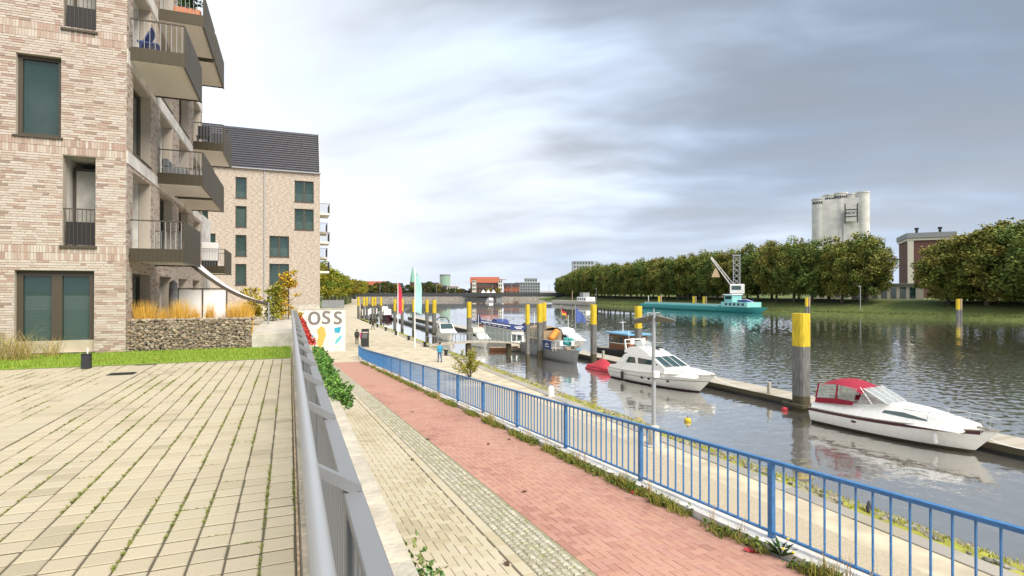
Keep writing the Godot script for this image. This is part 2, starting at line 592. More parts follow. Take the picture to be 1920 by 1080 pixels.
func build_ground() -> void:
	plate(PackedVector2Array([Vector2(-2500, -300), Vector2(2500, -300), Vector2(2500, 3000), Vector2(-2500, 3000)]), -7.5, -9.0, "ground", M.soil)
	var quay := plate(PackedVector2Array([Vector2(6.13, -30), Vector2(14.2, -30), Vector2(14.2, 130), Vector2(22, 190), Vector2(30, 260), Vector2(52, 455), Vector2(38, 455), Vector2(0.5, 190), Vector2(0.5, 50.3), Vector2(6.13, 50.3)]), QUAY, -7.4, "promenade", M.sand)
	var kerbs: Array = []
	for i in 90:
		kerbs.append([Vector3(14.49, QUAY + 0.03 + jit(0.006), 2.0 - i * 1.2), Vector3(0.56, 0.5, 1.185), rng.randi() % 4, tilt(0.004)])
	lay(kerbs, quay, M.stone, "kerb_stone", [Color(0.36, 0.34, 0.3), Color(0.4, 0.38, 0.33), Color(0.32, 0.31, 0.28), Color(0.37, 0.34, 0.27)], 0.012, 60)
	# cobbled part of the promenade near the camera, a sheet of small setts
	var cob := MB.new()
	cob.quad(Vector3(7.4, QUAY + 0.005, 12), Vector3(13.0, QUAY + 0.005, 12), Vector3(13.0, QUAY + 0.005, -34), Vector3(7.4, QUAY + 0.005, -34))
	put(cob, "sett_paving", M.cobble, quay)
	# stone slope down to the water, mossy in patches
	var f := FastNoiseLite.new()
	f.seed = 3; f.frequency = 0.55
	var g := FastNoiseLite.new()
	g.seed = 7; g.frequency = 0.9
	var slope := MB.new()
	var rows: Array = []
	var nx := 16
	var t := -14.0
	var ts: Array = []
	while t < 131.0:
		ts.append(t)
		t += 0.22 if t < 40 else 0.9
	for tt in ts:
		var row := PackedVector3Array()
		for i in nx + 1:
			var u := float(i) / nx
			var x := 14.76 + 3.9 * u
			var y := QUAY + 0.02 - 1.35 * pow(u, 1.25)
			var bump := 0.0 if i == 0 else f.get_noise_2d(x * 2.2, tt * 2.2) * 0.1 + g.get_noise_2d(x * 4, tt * 4) * 0.05
			row.append(Vector3(x, y + bump, -tt))
		rows.append(row)
	for r in rows.size() - 1:
		for i in nx:
			var p: Vector3 = rows[r][i]
			var moss := f.get_noise_2d(p.x * 1.3 + 40, p.z * 0.7) + g.get_noise_2d(p.x * 5, p.z * 5) * 0.5 + 0.42
			slope.col = vary(Color(0.3, 0.31, 0.045) if moss > 0.12 else Color(0.25, 0.22, 0.14) if moss > -0.1 else Color(0.12, 0.105, 0.075), 0.2)
			slope.quad(rows[r][i], rows[r][i + 1], rows[r + 1][i + 1], rows[r + 1][i])
	var sl := ground(slope, "embankment", M.stone)
	var tuft := MB.new()
	var rocks := MB.new()
	for i in 2600:
		var tt := pow(rng.randf(), 1.4) * 60.0 - 1.0
		var u := rng.randf()
		var p := Vector3(14.9 + 3.2 * u, QUAY - 1.35 * pow(0.02 + 3.3 * u / 3.9, 1.25) + 0.02, -tt)
		if f.get_noise_2d(p.x * 1.3 + 40, p.z * 0.7) > -0.05 and i % 5 != 0:
			blades(tuft, p, 5, 0.13, 0.12, Color(0.15, 0.2, 0.02), Color(0.4, 0.36, 0.06), 0.012, 0.6)
		else:
			rocks.col = vary([Color(0.3, 0.27, 0.2), Color(0.2, 0.19, 0.15), Color(0.36, 0.34, 0.28)][i % 3], 0.2)
			var s := rng.randf_range(0.08, 0.2)
			rocks.bevel(p, Vector3(s, s * 0.6, s * 0.8), s * 0.17, Basis.from_euler(Vector3(jit(0.5), jit(3), jit(0.5))))
	put(tuft, "slope_grass", M.grass, sl, "stuff")
	put(rocks, "slope_rubble", M.stone, sl, "stuff")
	# higher land behind the far apartment block, and its retaining wall
	plate(PackedVector2Array([Vector2(-700, 60.6), Vector2(5.4, 60.6), Vector2(5.4, 150), Vector2(12, 200), Vector2(30, 300), Vector2(44, 455), Vector2(60, 900), Vector2(-700, 900)]), -0.36, -7.4, "upper_ground", M.bank)
	plate(PackedVector2Array([Vector2(-40, 30.6), Vector2(0.1, 30.6), Vector2(0.1, 60.59), Vector2(-40, 60.59)]), 0.3, -7.4, "courtyard", M.sand)
	plate(PackedVector2Array([Vector2(-40, 17.4), Vector2(-1.0, 17.4), Vector2(-1.0, 30.59), Vector2(-40, 30.59)]), 0.34, -7.4, "garden_bed", M.sand)
	plate(PackedVector2Array([Vector2(-0.99, 17.3), Vector2(0.1, 17.3), Vector2(0.1, 30.59), Vector2(-0.99, 30.59)]), 0.38, -7.4, "walkway", M.concrete)

func build_water() -> void:
	var wm := mat(0.5, 0.48, 0.43, 0.04)
	wm.metallic = 0.83
	wm.metallic_specular = 1.0
	wm.clearcoat_enabled = true
	wm.clearcoat = 1.0
	wm.clearcoat_roughness = 0.03
	wm.normal_enabled = true
	wm.uv1_triplanar = true
	wm.uv1_world_triplanar = true
	wm.normal_texture = bump_tex(1024, 0.012, 7.0, 0, 5, 14)
	var calm: StandardMaterial3D = wm.duplicate()
	wm.uv1_scale = Vector3(0.08, 0.08, 0.13)
	wm.normal_scale = 0.35
	calm.uv1_scale = Vector3(0.05, 0.05, 0.075)
	calm.normal_scale = 0.2
	var f := FastNoiseLite.new()
	f.seed = 9; f.frequency = 0.62; f.fractal_octaves = 3
	var a := MB.new()
	waves(a, f, 12, 29.9, 20, -80, 0.26, 0.011)
	waves(a, f, 12, 29.9, -80, -150, 0.6, 0.012)
	a.quad(Vector3(8, WATER, -150), Vector3(29.9, WATER, -150), Vector3(60, WATER, -470), Vector3(8, WATER, -470))
	ground(a, "harbour_water", calm)
	var b := MB.new()
	waves(b, f, 29.9, 75, 20, -90, 0.28, 0.024)
	waves(b, f, 75, 200, 20, -90, 0.8, 0.026)
	waves(b, f, 29.9, 200, -90, -150, 0.8, 0.026)
	b.quad(Vector3(29.9, WATER, 60), Vector3(400, WATER, 60), Vector3(400, WATER, 20), Vector3(29.9, WATER, 20))
	b.quad(Vector3(12, WATER, 60), Vector3(29.9, WATER, 60), Vector3(29.9, WATER, 20), Vector3(12, WATER, 20))
	b.quad(Vector3(200, WATER, 20), Vector3(400, WATER, 20), Vector3(400, WATER, -150), Vector3(200, WATER, -150))
	b.quad(Vector3(29.9, WATER, -150), Vector3(400, WATER, -150), Vector3(400, WATER, -470), Vector3(60, WATER, -470))
	b.quad(Vector3(8, WATER, -470), Vector3(400, WATER, -470), Vector3(400, WATER, -1200), Vector3(8, WATER, -1200))
	ground(b, "river_water", wm)

func waves(m: MB, f: FastNoiseLite, x0: float, x1: float, z0: float, z1: float, cell: float, amp: float) -> void:
	# a sheet of real ripples, longer across the wind; level along its border
	var nx := int((x1 - x0) / cell)
	var nz := int((z0 - z1) / cell)
	var k := m.v.size()
	var e := cell * 0.5
	for j in nz + 1:
		for i in nx + 1:
			var x := lerpf(x0, x1, float(i) / nx)
			var z := lerpf(z0, z1, float(j) / nz)
			var rim := i == 0 or j == 0 or i == nx or j == nz
			var h := 0.0 if rim else f.get_noise_2d(x * 1.0, z * 1.9) * amp
			var hx := (f.get_noise_2d(x + e, z * 1.9) - f.get_noise_2d(x - e, z * 1.9)) * amp / (2 * e)
			var hz := (f.get_noise_2d(x, (z + e) * 1.9) - f.get_noise_2d(x, (z - e) * 1.9)) * amp / (2 * e)
			m.v.append(Vector3(x, WATER + h, z))
			m.n.append(Vector3(-hx, 1, -hz).normalized())
			m.c.append(Color.WHITE)
	for j in nz:
		for i in nx:
			var p := k + j * (nx + 1) + i
			m.idx.append(p); m.idx.append(p + nx + 1); m.idx.append(p + nx + 2)
			m.idx.append(p); m.idx.append(p + nx + 2); m.idx.append(p + 1)

func build_ramp() -> void:
	var s := 0.0625
	var node := Node3D.new()
	node.name = numbered("ramp_path")
	node.set_meta("kind", "structure")
	add_child(node)
	node.transform = Transform3D(Basis(Vector3.RIGHT, -atan(s)), Vector3(0, -1.45, 0))
	var base := MB.new()
	base.span(Vector3(0.5, -0.007, 3), Vector3(5.8, -0.5, -50.6))
	put(base, "bedding", M.sandbed, node)
	var cream := [Color(0.612, 0.556, 0.420), Color(0.592, 0.535, 0.391), Color(0.571, 0.525, 0.391), Color(0.571, 0.515, 0.372), Color(0.551, 0.490, 0.349), Color(0.530, 0.470, 0.324), Color(0.467, 0.413, 0.285)]
	var rose := [Color(0.562, 0.318, 0.244), Color(0.551, 0.306, 0.225), Color(0.529, 0.288, 0.219), Color(0.518, 0.288, 0.231), Color(0.508, 0.270, 0.206), Color(0.486, 0.252, 0.194), Color(0.428, 0.222, 0.171)]
	lay(herringbone(0.8, 2.62, 1.5, 30.0, 0.12, 0.008, 7), node, M.ramp_paver, "cream_paver", cream, 0.003)
	lay(herringbone(3.44, 5.76, 1.5, 30.0, 0.12, 0.004, 7), node, M.ramp_paver, "red_paver", rose, 0.004)
	# plain edging slabs, then the gutter of small setts
	var edge: Array = []
	var setts: Array = []
	for i in 95:
		edge.append([Vector3(2.71, 0.001, -1.6 - i * 0.3), Vector3(0.16, 0.05, 0.293), rng.randi() % 6, tilt(0.004)])
	lay(edge, node, M.ramp_paver, "edging_slab", cream, 0.005, 95)
	for row in 6:
		for i in 280:
			setts.append([Vector3(2.85 + row * 0.098 + jit(0.005), 0.003 + 0.003 * absf(row - 2.5) + jit(0.004), -1.6 - i * 0.102 - (row % 2) * 0.05 + jit(0.006)), Vector3(0.082 + jit(0.007), 0.06, 0.085 + jit(0.008)), rng.randi() % 5, tilt(0.04)])
	lay(setts, node, M.stone, "gutter_sett", [Color(0.5, 0.47, 0.37), Color(0.42, 0.4, 0.33), Color(0.54, 0.51, 0.43), Color(0.37, 0.34, 0.26), Color(0.47, 0.45, 0.38)], 0.014)
	# farther on the pieces are too small to tell apart
	for q in [["cream_strip", 0.72, 2.8, Color(0.55, 0.5, 0.385)], ["gutter_strip", 2.8, 3.42, Color(0.41, 0.39, 0.29)], ["red_strip", 3.42, 5.78, Color(0.525, 0.288, 0.219)]]:
		var m := MB.new()
		m.col = q[3]
		m.span(Vector3(q[1], 0.0, -30.02), Vector3(q[2], -0.04, -50.6))
		put(m, q[0], M.ramp_paver, node)
	var bed := MB.new()
	bed.col = Color(0.34, 0.33, 0.22)
	bed.span(Vector3(2.8, -0.004, 2), Vector3(3.438, -0.03, -30.0))
	put(bed, "gutter_bed", M.ramp_paver, node)
	var moss := MB.new()
	for i in 1500:
		var p := Vector3(2.84 + rng.randf() * 0.58, 0, -3.0 - pow(rng.randf(), 1.5) * 22.0)
		blades(moss, p, 3, 0.022, 0.035, Color(0.16, 0.22, 0.03), Color(0.3, 0.33, 0.09), 0.006, 0.9)
	put(moss, "gutter_moss", M.grass, node, "stuff")
	# concrete kerb under the blue fence and the ramp's side wall
	var wall := MB.new()
	var k := cos(atan(s))
	wall.span(Vector3(5.82, 0.09, 3), Vector3(6.12, -3.6, -50.6))
	put(wall, "kerb_wall", M.white_render, node)
	# weeds in the joint by the kerb
	var weed := MB.new()
	var dry := MB.new()
	var f := FastNoiseLite.new()
	f.seed = 5; f.frequency = 0.8
	var tt := 3.0
	while tt < 49.0:
		var dens := f.get_noise_1d(tt) * 1.3 + 0.25
		if dens > 0.0:
			for j in 2:
				var p := Vector3(5.72 + jit(0.09), 0.0, -tt + jit(0.05))
				blades(weed, p, int(9 + 22 * dens), 0.10 + 0.2 * dens * rng.randf(), 0.09, Color(0.11, 0.15, 0.02), Color(0.36, 0.32, 0.06), 0.007, 0.75)
				if rng.randf() < 0.3:
					leaves(weed, p + Vector3(0, 0.06, 0), 14, 0.07, Vector3(0.12, 0.07, 0.12), [Color(0.08, 0.15, 0.02), Color(0.15, 0.19, 0.03)])
		if rng.randf() < 0.16:
			blades(dry, Vector3(5.75 + jit(0.05), 0, -tt), 14, 0.42, 0.06, Color(0.36, 0.25, 0.1), Color(0.5, 0.4, 0.18), 0.004, 0.3)
		tt += 0.09
	put(weed, "kerb_weeds", M.grass, node, "stuff")
	put(dry, "dry_weeds", M.grass, node, "stuff")

func build_terrace() -> void:
	var node := Node3D.new()
	node.name = numbered("terrace")
	node.set_meta("kind", "structure")
	add_child(node)
	boxpart("bedding", Vector3(-14, -0.0075, 4), Vector3(0.06, -1.0, -14.4), M.soil, node)
	var f := FastNoiseLite.new()
	f.seed = 2; f.frequency = 0.35
	var tones := [Color(0.541, 0.480, 0.349), Color(0.530, 0.470, 0.339), Color(0.510, 0.460, 0.339), Color(0.510, 0.455, 0.324), Color(0.495, 0.439, 0.315), Color(0.474, 0.419, 0.296), Color(0.417, 0.369, 0.261)]
	var list: Array = []
	var moss := MB.new()
	var cols := 50
	for c in cols:
		var x := -0.06 - c * 0.195
		if x > -3.13 and x < -2.72: continue
		var i := 0
		var shift := rng.randf() * 0.02
		while true:
			var z := -1.0 - i * 0.188 - shift
			i += 1
			if z < -14.3: break
			if x < 0.42 * z - 1.6: continue
			var y := f.get_noise_2d(x * 1.2, z) * 0.003
			list.append([Vector3(x + jit(0.003), y + jit(0.0015), z + jit(0.003)), Vector3(0.181 + jit(0.002), 0.06, 0.1655 + jit(0.003)), worn(f, x * 2.0, z * 2.0, 7), tilt(0.006)])
			# moss and grass in the joints, in runs
			var green := f.get_noise_2d(c * 37.0, z * 1.5)
			if green > 0.06 and z < -2.0:
				blades(moss, Vector3(x + 0.0975, y - 0.012, z), int(10 + 40 * green), 0.02 + 0.035 * green, 0.0, Color(0.12, 0.17, 0.02), Color(0.26, 0.28, 0.06), 0.004, 0.8)
				for q in 7:
					blades(moss, Vector3(x + 0.0975 + jit(0.006), y - 0.012, z + jit(0.1)), 4, 0.018 + 0.03 * maxf(green, 0.1), 0.004, Color(0.1, 0.15, 0.02), Color(0.28, 0.28, 0.07), 0.004, 0.9)
			if rng.randf() < 0.07:
				for q in 8:
					blades(moss, Vector3(x + jit(0.08), y - 0.012, z + 0.094), 4, 0.02, 0.005, Color(0.11, 0.16, 0.02), Color(0.28, 0.3, 0.07), 0.004, 0.9)
	lay(list, node, M.paver, "paver", tones, 0.006)
	var slabs: Array = []
	for i in 42:
		slabs.append([Vector3(-2.9, 0.0, -1.2 - i * 0.31), Vector3(0.37, 0.06, 0.303), rng.randi() % 6, tilt(0.004)])
	lay(slabs, node, M.paver, "channel_slab", tones, 0.006, 60)
	put(moss, "joint_moss", M.grass, node, "stuff")
	var edge := MB.new()
	edge.span(Vector3(0.045, 0.01, 3), Vector3(0.06, -0.1, -17.2))
	put(edge, "edge_strip", M.tan, node)
	var gully := thing("drain_cover", "dark rectangular drain cover set in the pale terrace paving", "drain cover", Vector3(-3.0, 0.004, -12.75))
	boxpart("frame", Vector3(-0.22, -0.02, -0.16), Vector3(0.22, 0.004, 0.16), M.dark, gully)
	for i in 7:
		boxpart("slat", Vector3(-0.19, 0.004, -0.13 + i * 0.042), Vector3(0.19, 0.012, -0.108 + i * 0.042), M.black, gully)
	# lawn strip before the building
	var lawn := MB.new()
	lawn.col = Color(0.17, 0.27, 0.02)
	lawn.span(Vector3(-14, 0.0, -14.42), Vector3(0.05, -1.0, -17.28))
	var lw := ground(lawn, "lawn", M.grass)
	var bl := MB.new()
	for i in 15000:
		var p := Vector3(-7.6 + rng.randf() * 7.62, 0, -14.44 - rng.randf() * 2.8)
		blades(bl, p, 1, 0.06, 0.03, Color(0.12, 0.22, 0.012) if i % 7 else Color(0.3, 0.24, 0.06), Color(0.26, 0.36, 0.04), 0.007, 0.5)
	put(bl, "grass", M.grass, lw, "stuff")

func build_railing() -> void:
	# retaining wall with coping, and the grey railing that stands on it
	var wall := thing("retaining_wall", "long low concrete retaining wall under the grey railing beside the ramp", "wall")
	boxpart("wall_body", Vector3(0.08, -0.27, 3), Vector3(0.7, -7.0, -60.0), M.concrete, wall)
	var i := 0
	for k in 50:
		var m := MB.new()
		m.col = vary(Color(0.92, 0.9, 0.86), 0.08)
		m.bevel(Vector3(0.41, -0.21, 2.0 - k * 1.25), Vector3(0.68, 0.12, 1.235), 0.012)
		put(m, "coping_stone", M.concrete, wall)
	var r := thing("guard_railing", "grey steel railing with round handrail along the terrace edge", "railing")
	var m := MB.new()
	var pts: Array = []
	for k in 12: pts.append(Vector3(0.067, 1.0, 1.6 - k * 1.89))
	m.tube(pts, 0.0265, 20)
	put(m, "handrail", M.steel, r)
	m = MB.new()
	m.bevel(Vector3(0.205, 0.895, -8.7), Vector3(0.066, 0.03, 21.0), 0.004)
	put(m, "top_rail", M.steel_flat, r)
	m = MB.new()
	m.bevel(Vector3(0.205, -0.06, -8.7), Vector3(0.05, 0.02, 21.0), 0.004)
	put(m, "bottom_rail", M.steel_flat, r)
	m = MB.new()
	m.bevel(Vector3.ZERO, Vector3(0.008, 0.94, 0.042), 0.002)
	var bm := m.mesh()
	for k in 190:
		var o := put(bm, "baluster", M.steel_flat, r)
		o.position = Vector3(0.205, 0.415, 1.7 - k * 0.11)
	for k in 18:
		var z := 0.35 - k * 1.17
		m = MB.new()
		var p := PackedVector2Array([Vector2(0.075, 0.985), Vector2(0.2, 0.905), Vector2(0.232, 0.915), Vector2(0.232, 0.93), Vector2(0.08, 1.02)])
		m.prism(p, Transform3D(Basis.IDENTITY, Vector3(0, 0, z)), -0.02, 0.02)
		put(m, "bracket", M.steel_flat, r)
		if k % 2 == 0:
			boxpart("post", Vector3(0.18, -0.15, z - 0.03), Vector3(0.23, 0.88, z + 0.03), M.steel_flat, r, 0.004)

func build_blue_fence() -> void:
	var f := thing("blue_fence", "blue steel bar fence on the kerb between the ramp and the quay", "fence")
	var s := 0.0625
	var y0 := -1.45
	var X := 6.03
	var at := func(t: float) -> float: return maxf(y0 - s * t, QUAY + 0.02)
	var bar := MB.new()
	bar.bevel(Vector3(0, 0.63, 0), Vector3(0.03, 0.96, 0.014), 0.003)
	var bmesh := bar.mesh()
	var pm := MB.new()
	pm.bevel(Vector3(0, 0.56, 0), Vector3(0.075, 1.1, 0.075), 0.006)
	var pmesh := pm.mesh()
	var n := 19
	for k in n:
		var t0 := -0.35 + k * 3.0
		var t1 := t0 + 3.0
		if t1 > 54.0: t1 = 54.0
		var p := put(pmesh, "post", M.blue, f)
		p.position = Vector3(X, at.call(t0), -t0)
		for q in [[1.11, "top_rail", 0.065, 0.045], [0.165, "bottom_rail", 0.05, 0.025]]:
			var m := MB.new()
			m.bar(Vector3(X, at.call(t0) + q[0], -t0), Vector3(X, at.call(t1) + q[0], -t1), q[2], q[3])
			put(m, q[1], M.blue, f)
		for b in range(1, 15):
			var t := t0 + b * 0.2
			if t > 53.9: break
			var o := put(bmesh, "bar", M.blue, f)
			o.position = Vector3(X, at.call(t), -t)

# ---- brickwork: courses of long bricks round openings, soldier courses as bands
func brickwork(parent: Node3D, o: Vector3, u: Vector3, nrm: Vector3, w: float, y0: float, y1: float, holes: Array, bands: Array, singles := 0) -> void:
	var tones := [Color(0.624, 0.537, 0.459), Color(0.656, 0.583, 0.506), Color(0.585, 0.490, 0.404), Color(0.687, 0.622, 0.552), Color(0.546, 0.435, 0.357), Color(0.453, 0.326, 0.264), Color(0.383, 0.295, 0.240), Color(0.523, 0.381, 0.311)]
	var pick := [0, 0, 0, 1, 1, 1, 1, 2, 2, 3, 3, 3, 3, 4, 4, 5, 6, 7, 0, 1]
	var sold := [0, 1, 2, 3, 4, 4, 5, 7, 7, 0]
	var list: Array = []
	var basis := Basis(u, nrm, u.cross(nrm))   # local y is outward
	var y := y0
	var row := 0
	var stack := 0
	while y < y1 - 0.02:
		var hgt := 0.0625
		var soldier := false
		for b in bands:
			if y >= b - 0.03 and y < b + 0.34:
				soldier = true
		if soldier: hgt = 0.1925
		var x := -rng.randf() * 0.2 if not soldier else 0.0
		stack += 1
		while x < w:
			var l := (0.245 if rng.randf() < 0.75 else 0.12) if not soldier else 0.0625
			var a := maxf(x, 0.0)
			var b := minf(x + l, w)
			x += l
			var spans: Array = [[a, b]]
			for hh in holes:
				if y + hgt * 0.5 > hh[2] and y + hgt * 0.5 < hh[3]:
					var nx: Array = []
					for s in spans:
						if s[1] <= hh[0] or s[0] >= hh[1]: nx.append(s)
						else:
							if s[0] < hh[0]: nx.append([s[0], hh[0]])
							if s[1] > hh[1]: nx.append([hh[1], s[1]])
					spans = nx
			for s in spans:
				if s[1] - s[0] < 0.015: continue
				var c: Vector3 = o + u * ((s[0] + s[1]) * 0.5) + Vector3.UP * (y + hgt * 0.5) + nrm * (0.012 + jit(0.0035))
				list.append([c, Vector3(s[1] - s[0] - 0.009, 0.03, hgt - 0.01), sold[rng.randi() % 10] if soldier else pick[rng.randi() % 20], basis])
		y += hgt
		row += 1
	lay(list, parent, M.brick, "brick", tones, 0.002, singles)

func wall_panel(parent: Node3D, o: Vector3, u: Vector3, nrm: Vector3, w: float, y0: float, y1: float, holes: Array, mtl: Material, thick := 0.3, called := "wall") -> MeshInstance3D:
	# a wall leaf with rectangular openings cut out of it (grid of boxes that butt)
	var xs: Array = [0.0, w]
	var ys: Array = [y0, y1]
	for h in holes:
		for k in 2:
			if h[k] > 0.0 and h[k] < w: xs.append(h[k])
			if h[k + 2] > y0 and h[k + 2] < y1: ys.append(h[k + 2])
	xs.sort(); ys.sort()
	var m := MB.new()
	var b := Basis(u, Vector3.UP, u.cross(Vector3.UP))
	for i in xs.size() - 1:
		if xs[i + 1] - xs[i] < 0.001: continue
		var run := -1.0
		for j in ys.size():
			var open := true
			if j < ys.size() - 1:
				if ys[j + 1] - ys[j] < 0.001: continue
				var cx: float = (xs[i] + xs[i + 1]) * 0.5
				var cy: float = (ys[j] + ys[j + 1]) * 0.5
				open = false
				for h in holes:
					if cx > h[0] and cx < h[1] and cy > h[2] and cy < h[3]: open = true
			if not open and run == -1.0: run = ys[j]
			if open and run != -1.0:
				m.box(o + u * ((xs[i] + xs[i + 1]) * 0.5) + Vector3.UP * ((run + ys[j]) * 0.5) - nrm * thick * 0.5, Vector3(xs[i + 1] - xs[i], ys[j] - run, thick), b)
				run = -1.0
	return put(m, called, mtl, parent)

func window(parent: Node3D, o: Vector3, u: Vector3, nrm: Vector3, w: float, h: float, leafs: int, blind := 0.0, glass: Material = null, fr := 0.07) -> void:
	# o is the lower left corner of the frame's outer face
	var b := Basis(u, Vector3.UP, u.cross(Vector3.UP))
	var win := Node3D.new()
	win.name = "window"
	parent.add_child(win, true)
	var m := MB.new()
	var c := o - nrm * 0.04
	m.box(c + Vector3.UP * fr * 0.5 + u * w * 0.5, Vector3(w, fr, 0.08), b)
	m.box(c + Vector3.UP * (h - fr * 0.5) + u * w * 0.5, Vector3(w, fr, 0.08), b)
	for k in leafs + 1:
		var x := clampf(w * k / leafs, fr * 0.5, w - fr * 0.5)
		m.box(c + u * x + Vector3.UP * h * 0.5, Vector3(fr if k == 0 or k == leafs else fr * 1.7, h - fr * 2, 0.08), b)
	put(m, "frame", M.frame, win)
	for k in leafs:
		var x0 := w * k / leafs + (fr if k == 0 else fr * 0.85)
		var x1 := w * (k + 1) / leafs - (fr if k == leafs - 1 else fr * 0.85)
		m = MB.new()
		m.box(o - nrm * 0.055 + u * (x0 + x1) * 0.5 + Vector3.UP * h * 0.5, Vector3(x1 - x0, h - fr * 2, 0.012), b)
		put(m, "pane", glass if glass else M.pane, win)
		if blind > 0.0:
			m = MB.new()
			var hh := (h - fr * 2) * blind
			var folds := maxi(3, int(hh / 0.045)) if h > 1.9 and glass == null else 3
			for q in folds:
				var y := fr + hh * (q + 0.5) / folds
				m.box(o - nrm * (0.12 + 0.006 * (q % 2)) + u * (x0 + x1) * 0.5 + Vector3.UP * y, Vector3(x1 - x0, hh / folds, 0.006), b)
			put(m, "blind", M.blind, win)
	m = MB.new()
	var rc := o - nrm * 0.4 + u * w * 0.5 + Vector3.UP * h * 0.5     # the room behind: back wall, sides, floor and ceiling
	m.box(rc - nrm * 0.24, Vector3(w + 0.08, h + 0.08, 0.03), b)
	for e in [-1.0, 1.0]:
		m.box(rc + u * e * (w * 0.5 + 0.02), Vector3(0.03, h + 0.08, 0.45), b)
		m.box(rc + Vector3.UP * e * (h * 0.5 + 0.02), Vector3(w, 0.03, 0.45), b)
	put(m, "room", M.room, win)

func balcony(label: String, y: float, z0: float, z1: float, x0: float, x1: float, height := 1.12) -> Node3D:
	# slab with pale soffit, bronze sheet apron all round, solid sheet front, bars on the near end
	var b := thing("balcony", label, "balcony", Vector3(x0, y, z0), 0, "bronze balconies on the apartment block")
	var d := x1 - x0
	var l := z0 - z1
	boxpart("slab", Vector3(0, 0.03, -0.02), Vector3(d - 0.02, 0.24, -l + 0.02), M.soffit, b)
	var m := MB.new()
	var k := 0
	# ribbed aprons: near end, far end; the front sheet runs up to the rail
	for e in [[0.0, 0.0], [0.0, -l]]:
		m = MB.new()
		var ribs := int(d / 0.1)
		for i in ribs:
			m.box(Vector3((i + 0.5) * d / ribs, 0.17, e[1] + (0.006 if i % 2 else -0.004)), Vector3(d / ribs, 0.36, 0.03))
		put(m, "apron", M.bronze, b)
	m = MB.new()
	var ribs := int(l / 0.1)
	for i in ribs:
		m.box(Vector3(d + (0.006 if i % 2 else -0.004), height * 0.5 - 0.01, -(i + 0.5) * l / ribs), Vector3(0.03, height, l / ribs))
	put(m, "front_sheet", M.bronze, b)
	m = MB.new()
	m.span(Vector3(d - 0.03, 0.0, 0.03), Vector3(d + 0.03, -0.03, -l - 0.03))
	put(m, "drip_edge", M.frame, b)
	for e in [0.0, -l]:
		boxpart("top_rail", Vector3(0, height - 0.03, e - 0.02), Vector3(d, height, e + 0.02), M.frame, b)
		var nb := int(d / 0.115)
		for i in nb:
			boxpart("bar", Vector3((i + 0.5) * d / nb - 0.006, 0.35, e - 0.006), Vector3((i + 0.5) * d / nb + 0.006, height - 0.03, e + 0.006), M.zinc, b)
	return b

